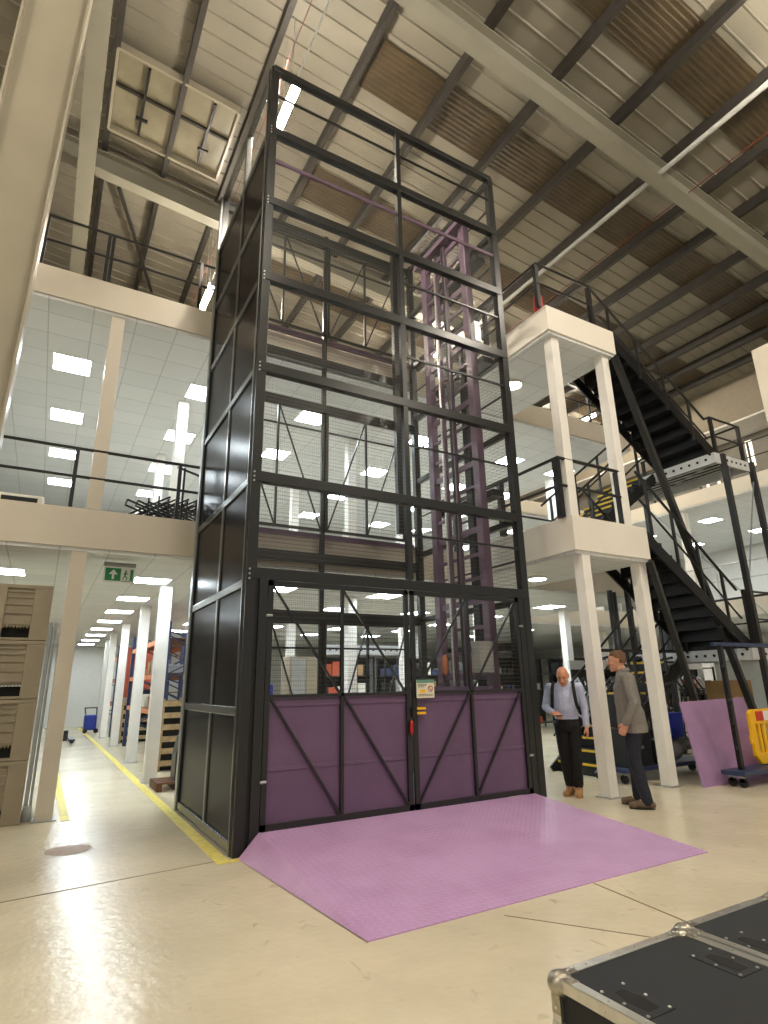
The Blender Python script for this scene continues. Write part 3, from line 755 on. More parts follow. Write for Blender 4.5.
# ------------------------------------------------------------------ corridor side storage
def slatted_crate(x, y, w, d, h, label, m='wood', group=None):
    o = thing('slatted_pallet', label, 'pallet', (x+w/2,y+d/2,0), group)
    n = max(2, int(h/.20)); 
    st = MB()
    for a in (x, x+w/2-.05, x+w-.1):
        for b3 in (y, y+d-.1): MB().box(a,b3,0,a+.1,b3+.1,h).build('post', M[m], o)
    for k in range(n):
        z = .02+k*(h-.02)/n
        MB().box(x-.01,y-.02,z+.07,x+w+.01,y+.01,z+.17).box(x-.02,y,z+.07,x,y+d,z+.17).build('slat', M[m], o)
    MB().box(x+.03,y+.03,.02,x+w-.03,y+d-.03,h-.1).build('inner_shade', M['hole_shade'], o)  # dark block paints the shade behind the slats
    return o
slatted_crate(2.05,12.3,1.2,1.0,1.3,'tall wooden slatted crate behind the second corridor column')
slatted_crate(2.12,19.2,1.0,1.2,1.2,'far wooden slatted crate under the tall orange box')
p_ = thing('wooden_pallet','low dark wooden pallet on the floor beside the lift','pallet',(1.95,10.2,0))
for k in range(4): MB().box(1.72,9.95+.17*k,.10,2.35,10.07+.17*k,.125).build('deck_board', M['dark_wood'], p_)
for k in range(3): MB().box(1.72+.27*k,9.95,0,1.80+.27*k,10.62,.10).build('bearer', M['dark_wood'], p_)
g_ = thing('floor_machine','dark grey upright machine standing on the low pallet','machine',(2.1,10.2,.125))
MB().prism([(1.98,.125),(2.3,.125),(2.3,.5),(2.24,.78),(2.04,.78),(1.98,.5)],'y',10.02,10.36).build('housing', M['dark_metal'], g_, bevel=.02)
MB().box(2.04,10.0,.3,2.24,10.03,.66).build('front_panel', M['grey_panel'], g_)
MB().tube((2.08,10.2,.78),(2.2,10.2,.86),.015).build('handle', M['rubber'], g_)
def rack(y0, y1, x0, x1, label, h=2.9, beams=(1.0,1.75,2.5)):
    o = thing('pallet_rack', label, 'rack', (x0,y0,0))
    for y in (y0,y1):
        for x in (x0,x1): MB().box(x-.04,y-.04,0,x+.04,y+.04,h).build('upright', M['rack_blue'], o)
        br_ = MB(); z=.2; k=0
        while z < h-.5:
            br_.bar((x0 if k%2 else x1,y,z),(x1 if k%2 else x0,y,z+.5),.025); z+=.5; k+=1
        br_.build('lattice', M['rack_blue'], o)
    for z in beams:
        for x in (x0,x1): MB().box(x-.03,y0,z-.05,x+.03,y1,z+.05).build('beam', M['orange'], o)
        MB().box(x0,y0,z+.05,x1,y1,z+.07).build('shelf_deck', M['dark_wood'], o)
    return o
rack(13.7,16.0,2.2,3.2,'blue and orange pallet rack nearest along the corridor')
rack(16.4,18.2,2.2,3.2,'second blue and orange pallet rack along the corridor')
rack(21.9,24.0,2.2,3.2,'far blue and orange pallet rack at the corridor end')
rack(13.42,13.47,2.3,3.8,'short blue and orange rack facing the lift behind the tall slatted crate',beams=(1.35,2.1))
def stuff_on(x0,x1,y0,y1,z,n,cols,where,group):
    for k in range(n):
        w_=random.uniform(.18,.4); h_=random.uniform(.12,.42); yy = y0+(y1-y0)*(k+.5)/n; xx=random.uniform(x0,x1-.4)
        c2 = random.choice(cols); kind = 'storage_box'
        ob = MB().box(xx,yy-w_/2,z,xx+.35,yy+w_/2,z+h_)
        ob.box(xx-.006,yy-w_/2-.006,z+h_-.05,xx+.356,yy+w_/2+.006,z+h_-.02)
        tag(ob.build(kind, M[c2], bevel=.008), '%s storage box %s, %s along the shelf' % ({'card':'cardboard','navy':'navy','grey_panel':'grey','orange_red':'orange','white_paint':'white','black_metal':'black','blue':'blue'}[c2], where, ordw[k]), 'box', group)
stuff_on(2.2,3.0,13.9,15.9,1.07,5,['card','navy','grey_panel','white_paint'],'on the lower shelf of the nearest corridor rack','boxes on corridor racks')
stuff_on(2.2,3.0,13.9,15.9,1.82,5,['card','grey_panel','orange_red','white_paint'],'on the middle shelf of the nearest corridor rack','boxes on corridor racks')
stuff_on(2.2,3.0,16.6,18.1,1.07,4,['card','navy','grey_panel','white_paint'],'on the lower shelf of the second corridor rack','boxes on corridor racks')
stuff_on(2.2,3.0,16.6,18.1,1.82,4,['orange_red','orange_red','grey_panel'],'on the middle shelf of the second corridor rack','boxes on corridor racks')
for zz in (1.07,1.82,2.57): stuff_on(2.2,3.0,22,23.9,zz,3,['card','white_paint','grey_panel'],'on the far rack at height %s'%{1.07:'one',1.82:'two',2.57:'three'}[zz],'boxes on corridor racks')
ob = MB().box(2.2,19.3,1.25,2.9,20.1,2.7); ob.box(2.18,19.28,2.62,2.92,20.12,2.70)
tag(ob.build('tall_box', M['orange_red'], bevel=.01),'tall orange red box standing on the far slatted crate','box')
ob = thing('floor_cleaner','blue floor cleaning machine at the far end of the corridor','machine',(1.75,24.5,0))
MB().box(1.55,24.3,.1,1.95,24.8,.62).build('tank', M['blue'], ob, bevel=.05)
MB().tube((1.6,24.28,.08),(1.6,24.34,.08),.08,12).tube((1.95,24.28,.08),(1.95,24.34,.08),.08,12).build('wheels', M['rubber'], ob)
MB().path([(1.6,24.7,.6),(1.55,24.8,.85),(1.95,24.8,.85),(1.95,24.7,.6)],.02).build('handle', M['rubber'], ob)
ob = thing('pump_truck','pallet truck forks sticking out behind the beige corner post','pallet truck',(.6,21,0))
MB().box(.55,20.2,.05,.7,21.4,.11).box(.95,20.2,.05,1.1,21.4,.11).box(.58,20.3,.0,.67,20.4,.05).box(.98,20.3,0,1.07,20.4,.05).box(.7,21.3,.0,.95,21.42,.3).build('forks', M['dark_metal'], ob)
MB().bar((.8,21.4,.1),(.7,21.9,1.1),.05).build('tiller', M['dark_metal'], ob)

# ------------------------------------------------------------------ ground floor workshop seen through the lift
ob = thing('partition_cabinet','tall grey beige cabinet seen through the left lift door','cabinet',(5.2,13.5,0))
MB().box(4.95,13.0,0,5.72,13.6,2.15).build('body', M['crate'], ob, bevel=.01)
MB().box(4.98,12.98,.08,5.33,13.0,2.1).build('door', M['grey_panel'], ob); MB().box(5.35,12.98,.08,5.70,13.0,2.1).build('door', M['crate'], ob)
MB().box(5.30,12.96,1.0,5.32,12.98,1.15).box(5.37,12.96,1.0,5.39,12.98,1.15).build('handle', M['black_metal'], ob)
def chair(x,y,label,rz=0):
    o = thing('office_chair', label, 'chair', (x,y,0), rz=rz)
    st = MB(); st.box(-.24,-.24,.45,.24,.24,.53)
    q = st.build('seat', M['blue']); q.parent=o
    q = MB().box(-.23,.20,.6,.23,.27,1.1).build('backrest', M['blue'],bevel=.03); q.parent=o
    q = MB().tube((0,0,.1),(0,0,.45),.03).build('stem', M['black_metal']); q.parent=o
    lb=MB()
    for k in range(5):
        a=2*math.pi*k/5; lb.bar((0,0,.1),(.28*math.cos(a),.28*math.sin(a),.05),.04); lb.ball((.28*math.cos(a),.28*math.sin(a),.03),(.03,.03,.03),5,6)
    q = lb.build('base', M['black_metal']); q.parent=o; o.scale=(1.4,1.4,1.4)
chair(4.15,12.0,'blue office chair seen low through the left lift door',R(20))
def workbench(x,y,w,label):
    o = thing('workbench', label, 'table', (x,y,0))
    MB().box(x,y,.86,x+w,y+.7,.90).build('bench_top', M['white_paint'], o)
    for (a,b2) in ((x+.05,y+.05),(x+w-.1,y+.05),(x+.05,y+.6),(x+w-.1,y+.6)): MB().box(a,b2,0,a+.05,b2+.05,.86).build('leg', M['dark_metal'], o)
workbench(3.6,14.4,1.6,'white workbench behind the blue office chair')
workbench(6.4,13.6,2.4,'long workbench behind the right lift door')
def shelf_unit(x,y,w,h,n,label,where):
    o = thing('shelving_unit', label, 'shelving', (x,y,0))
    for a in (x,x+w): 
        for b2 in (y,y+.5): MB().box(a-.02,b2-.02,0,a+.02,b2+.02,h).build('upright', M['black_metal'], o)
    for k in range(n):
        z=.15+(h-.2)*k/(n-1); MB().box(x,y,z,x+w,y+.5,z+.03).build('shelf', M['dark_metal'], o)
    MB().box(x,y+.50,.1,x+w,y+.52,h).build('back_panel', M['black_metal'], o)
    for k in range(n-1):
        z=.18+(h-.2)*k/(n-1); q=0; xx=x+.06
        while xx < x+w-.25 and q < 8:
            ww=random.uniform(.16,.34); hh=random.uniform(.12,(h-.2)/(n-1)-.1)
            c2=random.choice(['card','navy','grey_panel','white_paint','black_metal','orange_red','black_metal','black_metal'])
            nm={'card':'cardboard','navy':'navy','grey_panel':'grey','white_paint':'white','black_metal':'black','orange_red':'orange'}[c2]
            b3=MB().box(xx,y+.04,z,xx+ww-.02,y+.42,z+hh); b3.box(xx-.004,y+.036,z+hh-.04,xx+ww-.016,y+.424,z+hh-.015)
            tag(b3.build('storage_bin', M[c2]), '%s bin on %s, %s bin along shelf %s' % (nm, where, ordw[q].replace('nearest','first'), ('one','two','three','four','five')[k]), 'bin', 'bins on background shelving')
            xx+=ww+.03; q+=1
shelf_unit(6.2,16.0,2.6,2.3,5,'black shelving unit seen through the middle of the lift','shelving behind the lift')
shelf_unit(9.3,16.2,2.6,2.3,5,'black shelving unit just right of the lift behind the bald man','shelving behind the bald man')
shelf_unit(12.6,15.2,2.8,2.3,5,'black shelving unit behind the lower stairs','shelving behind the stairs')
shelf_unit(15.8,15.2,2.2,2.3,5,'black shelving unit furthest right behind the barrier','furthest right shelving')
shelf_unit(11.0,9.7,2.4,1.8,4,'low black shelving unit under the lower stair landing','low shelving by the landing')
shelf_unit(13.8,9.9,2.4,1.8,4,'low black shelving unit at the right edge behind the barrier','low shelving by the barrier')
pb = thing('perforated_beam','long pale perforated steel beam lying above the workshop shelving','beam',(6.9,15.3,1.95))
MB().box(6.9,15.3,2.33,9.3,15.42,2.60).build('beam_body', M['perf'], pb)
hh_=MB()
for k in range(12): hh_.tube((7.0+.2*k,15.285,2.46),(7.0+.2*k,15.302,2.46),.03,8)
hh_.build('hole_shade_discs', M['hole_shade'], pb)  # shade of the beam's holes painted as dark discs
# added dark backing sheet so the workshop reads dark behind shelving
struct(MB().box(9.0,19.5,0,18.2,19.6,2.3).build('wall_backing', mat('backing_grey', (96,96,96), .7)), 'added dark grey backing sheet behind the workshop')
# poster wall: small white-panelled board
bd = thing('notice_board','white board covered with papers behind the blue chair','board',(3.9,15.4,0))
MB().box(3.3,15.4,.9,5.1,15.45,2.2).build('board', M['white_paint'], bd)
MB().box(3.35,15.40,0,3.40,15.45,.9).box(5.0,15.40,0,5.05,15.45,.9).build('stand', M['dark_metal'], bd)
pp=MB()
for i in range(8):
    for k in range(3):
        if random.random()<.8: pp.box(3.4+.2*i,15.39,1.1+.34*k,3.52+.2*i,15.4,1.1+.34*k+.2)
pp.build('papers', M['orange_red'], bd)

# ------------------------------------------------------------------ first-floor clutter at left
fr = thing('frame_stack','tangle of black folded metal stands on the first floor beside the lift','folded stands',(1.3,9.5,3.88))
random.seed(3)
for k in range(6):
    f_=MB(); x0=.80+.16*k; y=9.15+.09*k; zz=3.95+.03*k
    f_.bar((x0,y,zz+.30),(x0+.75,y+.1,zz+.08),.026).bar((x0-.05,y,zz+.02),(x0+.62,y+.1,zz+.46),.026)
    f_.bar((x0,y+.3,zz+.30),(x0+.75,y+.4,zz+.08),.026).bar((x0-.05,y+.3,zz+.02),(x0+.62,y+.4,zz+.46),.026)
    f_.bar((x0,y,zz+.30),(x0,y+.3,zz+.30),.024).bar((x0+.62,y+.1,zz+.46),(x0+.62,y+.4,zz+.46),.024).bar((x0+.3,y,zz-.02),(x0+.3,y,zz+.42),.022)
    f_.build('folded_stand', M['black_metal'], fr)
MB().box(.9,9.15,3.88,1.95,9.75,3.93).build('base_dolly', M['black_metal'], fr)
MB().bar((1.62,9.3,3.9),(1.62,9.3,4.95),.03).bar((1.5,9.3,4.95),(1.95,9.3,4.83),.03).build('upright', M['black_metal'], fr)
cs = thing('road_case','white edged black case lying on the first floor behind the left railing','case',(-.55,9.5,3.88))
MB().box(-.86,9.25,3.88,-.28,9.7,4.17).build('body', M['white_paint'], cs, bevel=.03)
MB().box(-.80,9.235,3.95,-.36,9.25,4.12).build('dark_front', M['black_metal'], cs)

# extinguishers
def extinguisher(x,y,z,label):
    o = thing('fire_extinguisher', label, 'fire extinguisher', (x,y,z))
    b_=MB().tube((x,y,z),(x,y,z+.42),.085,14); b_.ball((x,y,z+.42),(.085,.085,.06),6,14); b_.build('cylinder', M['red'], o, smooth=False)
    MB().tube((x,y,z+.46),(x,y,z+.52),.02).bar((x,y,z+.53),(x-.12,y,z+.55),.02).build('valve', M['black_metal'], o)
    MB().path([(x+.02,y,z+.5),(x+.12,y,z+.4),(x+.11,y,z+.15)],.012,6).build('hose', M['rubber'], o)
extinguisher(6.80,6.15,3.86,'red fire extinguisher standing on the first floor landing')
extinguisher(6.72,6.10,7.5,'red fire extinguisher standing on the upper landing')

# ------------------------------------------------------------------ right-hand floor clutter
def caster(mb_w, mb_f, x, y):
    mb_f.box(x-.02,y-.03,.07,x+.02,y+.03,.16); mb_w.tube((x-.02,y,.065),(x+.02,y,.065),.062,14)
def cart(name,label,x0,y0,x1,y1,m='navy'):
    o = thing(name,label,'trolley',((x0+x1)/2,(y0+y1)/2,0))
    MB().box(x0,y0,.16,x1,y1,.22).build('deck', M[m], o, bevel=.008)
    for (x,y) in ((x0+.1,y0+.1),(x1-.1,y0+.1),(x0+.1,y1-.1),(x1-.1,y1-.1)):
        w_,f_=MB(),MB(); caster(w_,f_,x,y); q=f_.build('caster', M['galv'], o); w_.build('wheel', M['rubber'], q)
    return o
c1 = cart('arm_trolley','blue based trolley with a black upright of cantilever arms before the purple board',8.75,5.15,10.6,5.50)
MB().box(8.96,5.30,.22,9.03,5.36,1.98).build('upright', M['black_metal'], c1)
for z in (.50,.82,1.14,1.62): 
    MB().bar((8.99,5.33,z),(8.74,5.18,z+.05),.035).bar((8.99,5.33,z),(9.22,5.45,z+.05),.035).build('support_arm', M['black_metal'], c1)
MB().bar((8.85,5.36,2.0),(10.6,5.33,2.0),.05).build('top_bar', M['navy'], c1)
c2 = cart('equipment_trolley','long blue trolley of black equipment behind the right white column',7.7,6.32,9.9,6.75)
for x in (7.8,8.6,9.4):
    MB().bar((x,6.71,.22),(x,6.71,1.95),.04).build('upright', M['black_metal'], c2)
    for z in (1.4,1.8): MB().bar((x,6.45,z+.05),(x,6.71,z),.035).bar((x-.25,6.71,z),(x+.25,6.71,z+.03),.03).build('support_arm', M['black_metal'], c2)
MB().bar((7.7,6.71,1.97),(9.9,6.71,1.97),.05).build('top_bar', M['black_metal'], c2)
# black speaker-like boxes and coiled stands on that trolley
for k,(x,z,w_,h_,lb) in enumerate(((7.85,.22,.6,.55,'black flight box lying on the long blue trolley, left'),(8.55,.22,.4,.35,'black flight box lying on the long blue trolley, middle'),(7.9,.78,.5,.5,'black speaker box stacked over the left flight box'))):
    o = thing('equipment_box',lb,'box',(x,6.4,z))
    MB().box(x,6.36,z,x+w_,6.67,z+h_).build('body', M['case_black'], o, bevel=.01)
    MB().box(x-.005,6.35,z+h_-.03,x+w_+.005,6.36,z+h_).box(x-.005,6.35,z,x+w_+.005,6.36,z+.03).build('edge_strip', M['dark_metal'], o)
    MB().box(x+w_/2-.08,6.34,z+h_/2-.02,x+w_/2+.08,6.36,z+h_/2+.02).build('handle', M['galv'], o)
o = thing('blue_crate','blue plastic crate behind the purple board','crate',(9.2,6.45,.57))
MB().box(8.97,6.36,.57,9.33,6.67,.95).build('body', M['blue'], o, bevel=.02)
MB().box(8.96,6.35,.92,9.35,6.675,.96).build('rim', M['blue'], o)
o = thing('cloth_bundle','grey covered bundle low behind the purple board','bundle',(9.1,6.5,.22))
MB().ball((9.16,6.51,.40),(.18,.15,.175),10,14).build('cover', M['grey_fabric'], o, smooth=True)
# purple leaning board
bd2 = MB(); pts=[(8.42,5.58,0),(10.15,5.52,0),(10.37,5.90,1.18),(8.67,5.92,1.15)]
nrm=(vec(pts[1])-vec(pts[0])).cross(vec(pts[3])-vec(pts[0])).normalized()*.02
bd2.hexa([vec(p)-nrm*0 for p in pts]+[vec(p)-nrm for p in pts])
tag(bd2.build('leaning_board', mat('purple_board',(160,126,166),.45,var=.1,scale=4)), 'purple steel sheet leaning behind the black armed trolley', 'sheet')
# yellow barrier
bx0,bx1,bz0,bz1,by=9.56,11.5,.23,1.02,5.42
o = thing('safety_barrier','yellow plastic barrier with red and white reflective band at the right edge','barrier',(10.5,by,.22))
out=MB()
out.prism([(bx0,bz0+.12),(bx0+.12,bz0),(bx1,bz0),(bx1,bz0+.16),(bx0+.14,bz0+.16),(bx0+.12,bz0+.2),(bx0+.12,bz1-.22),(bx1,bz1-.22),(bx1,bz1),(bx0+.06,bz1),(bx0,bz1-.06)],'y',by-.03,by+.03)
out.build('frame', M['yellow_plastic'], o, bevel=.012)
for k in range(13):
    x=bx0+.20+.135*k; MB().box(x,by-.02,bz0+.14,x+.06,by+.02,bz1-.2).build('slat', M['yellow_plastic'], o, bevel=.008)
for k in range(9):
    MB().box(bx0+.16+.2*k,by-.036,bz1-.17,bx0+.36+.2*k,by-.03,bz1-.03).build('reflective_block', M['red_reflect'] if k%2==0 else M['white_reflect'], o)
MB().box(bx0-.05,by-.02,bz0+.3,bx0,by+.02,bz0+.42).build('clip', M['yellow_plastic'], o, bevel=.01)
# cardboard box & tube clutter beyond
o = thing('cardboard_box','brown cardboard box behind the yellow barrier','box',(11.4,6.5,.9))
MB().box(10.95,6.4,.0,11.6,6.9,1.45).build('box_body', M['card'], o); MB().box(10.94,6.62,1.45,11.61,6.68,1.455).build('tape', M['wood'], o)
random.seed(11)
def cluttertrolley(x0,y,label,n=7):
    o = thing('bike_rack', label, 'rack', (x0,y,0))
    MB().box(x0,y-.3,.0,x0+1.6,y+.3,.10).build('base', M['black_metal'], o)
    for k in range(n):
        x=x0+.1+1.4*k/n
        f_=MB().path([(x,y-.25,.1),(x+.08,y-.25,1.2),(x+.14,y,1.55),(x+.08,y+.25,1.2),(x,y+.25,.1)],.022,6)
        f_.bar((x+.04,y-.25,.7),(x+.2,y+.25,.9),.03)
        f_.build('hoop', M['black_metal'] if k%3 else M['galv'], o)
    MB().bar((x0,y,1.15),(x0+1.6,y,1.2),.05).bar((x0,y-.25,.8),(x0+1.6,y-.2,.85),.05).build('crossbar', M['black_metal'], o)
    MB().box(x0,y-.05,1.72,x0+1.6,y+.0,1.9).build('perforated_rail', M['perf'], o)
cluttertrolley(9.4,8.8,'black rack of hooped tubes under the lower stair landing')
cluttertrolley(11.3,8.9,'black rack of hooped tubes right of the stair landing posts')
cluttertrolley(13.1,9.3,'black rack of hooped tubes at the far right behind the barrier')

# ------------------------------------------------------------------ flight cases in the foreground
def flight_case(x0, x1, y1, y0, h, label):
    o = thing('flight_case', label, 'flight case', ((x0+x1)/2,(y0+y1)/2,0), 'black flight cases in the foreground')
    zb=.13
    MB().box(x0+.012,y0+.012,zb,x1-.012,y1-.012,h-.003).build('body', M['case_black'], o)
    e=MB(); w_=.034; t_=.004
    for z in (h,):
        e.box(x0,y0,z-t_,x0+w_,y1,z).box(x1-w_,y0,z-t_,x1,y1,z).box(x0,y1-w_,z-t_,x1,y1,z).box(x0,y0,z-t_,x1,y0+w_,z)
        e.box(x0,y0,z-w_,x0+t_,y1,z).box(x1-t_,y0,z-w_,x1,y1,z).box(x0,y1-t_,z-w_,x1,y1,z).box(x0,y0,z-w_,x1,y0+t_,z)
    zl=h-.115
    e.box(x0-.004,y0,zl-.035,x0+.014,y1,zl).box(x1-.014,y0,zl-.035,x1+.004,y1,zl).box(x0,y1-.014,zl-.035,x1,y1+.004,zl).box(x0,y0-.004,zl-.035,x1,y0+.014,zl)
    e.box(x0,y0,zb,x0+.012,y1,zb+.035).box(x1-.012,y0,zb,x1,y1,zb+.035).box(x0,y1-.012,zb,x1,y1,zb+.035)
    for (x,y) in ((x0,y0),(x1-w_,y0),(x0,y1-w_),(x1-w_,y1-w_)): e.box(x,y,zb,x+w_,y+w_,h-.02)
    e.build('edge_extrusion', M['alu'], o, bevel=.0025)
    for (x,y,sx,sy) in ((x0,y0,1,1),(x1,y0,-1,1),(x0,y1,1,-1),(x1,y1,-1,-1)):
        cb_=MB()
        cb_.ball((x+.022*sx,y+.022*sy,h-.022),(.040,.040,.034),10,16)
        cb_.bar((x+.02*sx,y+.02*sy,h-.002),(x+.085*sx,y+.02*sy,h-.002),.034,.007).bar((x+.02*sx,y+.02*sy,h-.002),(x+.02*sx,y+.085*sy,h-.002),.034,.007)
        cb_.bar((x+.0*sx,y+.02*sy,h-.02),(x+.0*sx,y+.02*sy,h-.095),.034,.007,up=(1,0,0)).bar((x+.02*sx,y+.0*sy,h-.02),(x+.02*sx,y+.0*sy,h-.095),.007,.034,up=(1,0,0))
        q=cb_.build('ball_corner', M['steel_ball'], o, smooth=True, bevel=.002)
        rv=MB()
        for (a,b3) in ((.075,.02),(.055,.02)): rv.ball((x+a*sx,y+b3*sy,h+.003),(.005,.005,.003),5,8); rv.ball((x+b3*sx,y+a*sy,h+.003),(.005,.005,.003),5,8)
        rv.ball((x-.004*sx,y+.02*sy,h-.08),(.003,.005,.005),5,8)
        rv.build('rivets', M['alu'], q, smooth=True)
    rv=MB()
    k=0; y=y0+.18
    while y < y1-.12:
        rv.ball((x0+.018,y,h+.0015),(.0045,.0045,.0025),5,8).ball((x1-.018,y,h+.0015),(.0045,.0045,.0025),5,8).ball((x0-.001,y,h-.018),(.0025,.0045,.0045),5,8); y+=.12
    x=x0+.14
    while x < x1-.1:
        rv.ball((x,y1-.018,h+.0015),(.0045,.0045,.0025),5,8); x+=.115
    rv.build('rivets', M['alu'], o, smooth=True)
    # recessed stacking-wheel dishes on the lid
    for (cx,cy) in ((x0+.090,y1-.235),(x1-.115,y1-.235),(x0+.090,y0+.22),(x1-.115,y0+.22)):
        d_=MB()
        ox=[(cx-.055,cy-.085),(cx+.055,cy-.085),(cx+.055,cy+.085),(cx-.055,cy+.085)]
        d_.prism(ox,'z',h-.004,h-.001)
        q=d_.build('wheel_dish', M['case_black'], o)
        MB().prism([(cx-.022,cy-.06),(cx+.022,cy-.06),(cx+.03,cy),(cx+.016,cy+.055),(cx-.016,cy+.055),(cx-.03,cy)],'z',h-.0012,h-.0004).build('dish_shade', M['hole_shade'], q)  # flat dark patch paints the shade of the recess
        r_=MB()
        for (a,b3) in ((-.045,-.075),(.045,-.075),(-.045,0),(.045,0),(-.045,.075),(.045,.075)): r_.ball((cx+a,cy+b3,h),(.0055,.0055,.003),5,8)
        r_.build('rivets', M['alu'], q, smooth=True)
    # butterfly latch on the left side
    for yy in (y1-.22,y0+.3):
        lt=MB().box(x0-.006,yy-.055,h-.20,x0,yy+.055,h-.09); lt.tube((x0-.012,yy,h-.15),(x0-.004,yy,h-.15),.03,12)
        lt.build('latch', M['steel_ball'], o, bevel=.003)
    for (x,y) in ((x0+.1,y0+.1),(x1-.1,y0+.1),(x0+.1,y1-.1),(x1-.1,y1-.1)):
        w2,f2=MB(),MB(); f2.box(x-.03,y-.03,.08,x+.03,y+.03,zb); w2.tube((x-.018,y,.05),(x+.018,y,.05),.05,14)
        q=f2.build('caster', M['galv'], o); w2.build('wheel', M['rubber'], q)
    return o
flight_case(1.455,2.085,1.565,.70,.65,'black flight case with aluminium edges, left of the pair at the bottom right')
flight_case(2.095,2.72,1.585,.72,.65,'black flight case with aluminium edges, right of the pair and cut by the frame')

# ------------------------------------------------------------------ people
class Fig:
    """collects rounded solids in the person's own frame (facing -Y, left = +X) and places them"""
    def __init__(s, loc, rz, k):
        s.loc = vec(loc); s.M = Matrix.Rotation(rz, 3, 'Z'); s.k = k
    def W(s, p): return s.loc + s.M @ (vec(p)*s.k)
    def limb(s, mb, pts, rad):
        for i in range(len(pts)-1):
            mb.tube(s.W(pts[i]), s.W(pts[i+1]), rad[i]*s.k, 14, rad[i+1]*s.k)
        for p, r in zip(pts, rad): mb.ball(s.W(p), (r*s.k,)*3, 8, 14)
    def torso(s, mb, secs, n=20):
        rings = []
        for (cx,cy,cz,rx,ry) in secs:
            rings.append([s.W((cx+rx*math.cos(2*math.pi*i/n), cy+ry*math.sin(2*math.pi*i/n)*(1 if math.sin(2*math.pi*i/n) < 0 else .9), cz)) for i in range(n)])
        mb.loft(rings)
    def ell(s, mb, c, r, M=None, nu=10, nv=16):
        mb.ball(s.W(c), tuple(x*s.k for x in r), nu, nv, s.M @ (M or Matrix.Identity(3)))
def remesh(o, vox, smooth=2, noise=0):
    m = o.modifiers.new('remesh','REMESH'); m.mode = 'VOXEL'; m.voxel_size = vox; m.use_smooth_shade = True
    if smooth:
        q = o.modifiers.new('smooth','SMOOTH'); q.iterations = smooth; q.factor = .5
    if noise:
        tx = bpy.data.textures.new('folds','CLOUDS'); tx.noise_scale = .11
        d = o.modifiers.new('folds','DISPLACE'); d.texture = tx; d.strength = noise; d.mid_level = .5; d.texture_coords = 'GLOBAL'
    return o
def hand(F_, mb, wrist, d, palm_n, thumb, curl=.5):
    """wrist point, d = direction of the fingers, palm_n = way the palm faces, thumb = side the thumb is on"""
    w_, d, pn, th = vec(wrist), vec(d).normalized(), vec(palm_n), vec(thumb)
    pn = (pn - d*pn.dot(d)).normalized(); th = (th - d*th.dot(d) - pn*th.dot(pn)).normalized()
    offs = (.031,.0105,-.0105,-.030); lens = (.070,.078,.073,.058)
    for o_, L_ in zip(offs, lens):
        kn = w_ + d*.092 + th*o_
        F_.limb(mb, [w_ + th*o_*.6, kn], [.019,.0135])
        a = curl*.5
        d1 = (d*math.cos(a) + pn*math.sin(a)).normalized(); p1 = kn + d1*L_*.45
        a2 = curl*1.3; d2 = (d*math.cos(a2) + pn*math.sin(a2)).normalized(); p2 = p1 + d2*L_*.32
        a3 = curl*1.8; d3 = (d*math.cos(a3) + pn*math.sin(a3)).normalized(); p3 = p2 + d3*L_*.23
        F_.limb(mb, [kn, p1, p2, p3], [.0098,.009,.0083,.007])
    b0 = w_ + d*.025 + th*.024; b1 = b0 + (d*.6+th*.65+pn*.35).normalized()*.038
    b2 = b1 + (d*.85+th*.25+pn*.4).normalized()*.032; b3 = b2 + (d*.9+pn*.4).normalized()*.024
    F_.limb(mb, [b0,b1,b2,b3], [.016,.0125,.011,.0085])
def head(F_, mb, c, yawh, tilt, bald):
    """c = centre of the skull; returns a placing function for face features"""
    HM = Matrix.Rotation(yawh,3,'Z') @ Matrix.Rotation(tilt,3,'X')
    def H(p): return vec(c) + HM @ vec(p)
    n = 18
    secs = [(-.118,-.050,.030,.030),(-.105,-.042,.046,.050),(-.080,-.028,.058,.070),(-.050,-.016,.066,.083),(-.015,-.006,.073,.092),(.025,.0,.077,.098),(.060,.004,.074,.094),(.090,.008,.060,.078),(.110,.012,.038,.050),(.119,.014,.012,.016)]
    rings = [[F_.W(H((rx*math.cos(2*math.pi*i/n), cy+ry*math.sin(2*math.pi*i/n), z))) for i in range(n)] for (z,cy,rx,ry) in secs]
    mb.loft(rings)
    F_.limb(mb, [H((0,-.088,.018)), H((0,-.104,-.012)), H((0,-.117,-.032))], [.009,.011,.0155])    # nose
    F_.limb(mb, [H((-.017,-.100,-.034)), H((.017,-.100,-.034))], [.010,.010])
    F_.limb(mb, [H((-.045,-.082,.030)), H((0,-.092,.030)), H((.045,-.082,.030))], [.009,.010,.009])   # brow
    F_.limb(mb, [H((-.022,-.088,-.064)), H((0,-.096,-.064)), H((.022,-.088,-.064))], [.009,.011,.009]) # mouth area
    F_.ell(mb, H((0,-.082,-.103)), (.026,.022,.018), HM)                                            # chin
    for s_ in (-1,1):
        F_.ell(mb, H((s_*.047,-.066,-.028)), (.022,.024,.020), HM)                                  # cheek
        F_.ell(mb, H((s_*.079,.010,-.006)), (.010,.019,.033), HM)                                   # ear
        F_.ell(mb, H((s_*.082,.016,.010)), (.011,.018,.016), HM)
    return H, HM
def face_details(F_, H, HM, root):
    for s_ in (-1,1):
        e_ = MB(); F_.ell(e_, H((s_*.031,-.083,.010)), (.014,.010,.007), HM); e_.build('eye', M['eye'], root, smooth=True)
        e_ = MB(); F_.limb(e_, [H((s_*.016,-.100,.030)), H((s_*.034,-.096,.035)), H((s_*.050,-.084,.028))], [.004,.0045,.003]); e_.build('eyebrow', M['hair_brown'], root, smooth=True)
    m_ = MB(); F_.limb(m_, [H((-.022,-.095,-.066)), H((0,-.106,-.064)), H((.022,-.095,-.066))], [.003,.0055,.003]); m_.build('mouth', M['lips'], root, smooth=True)

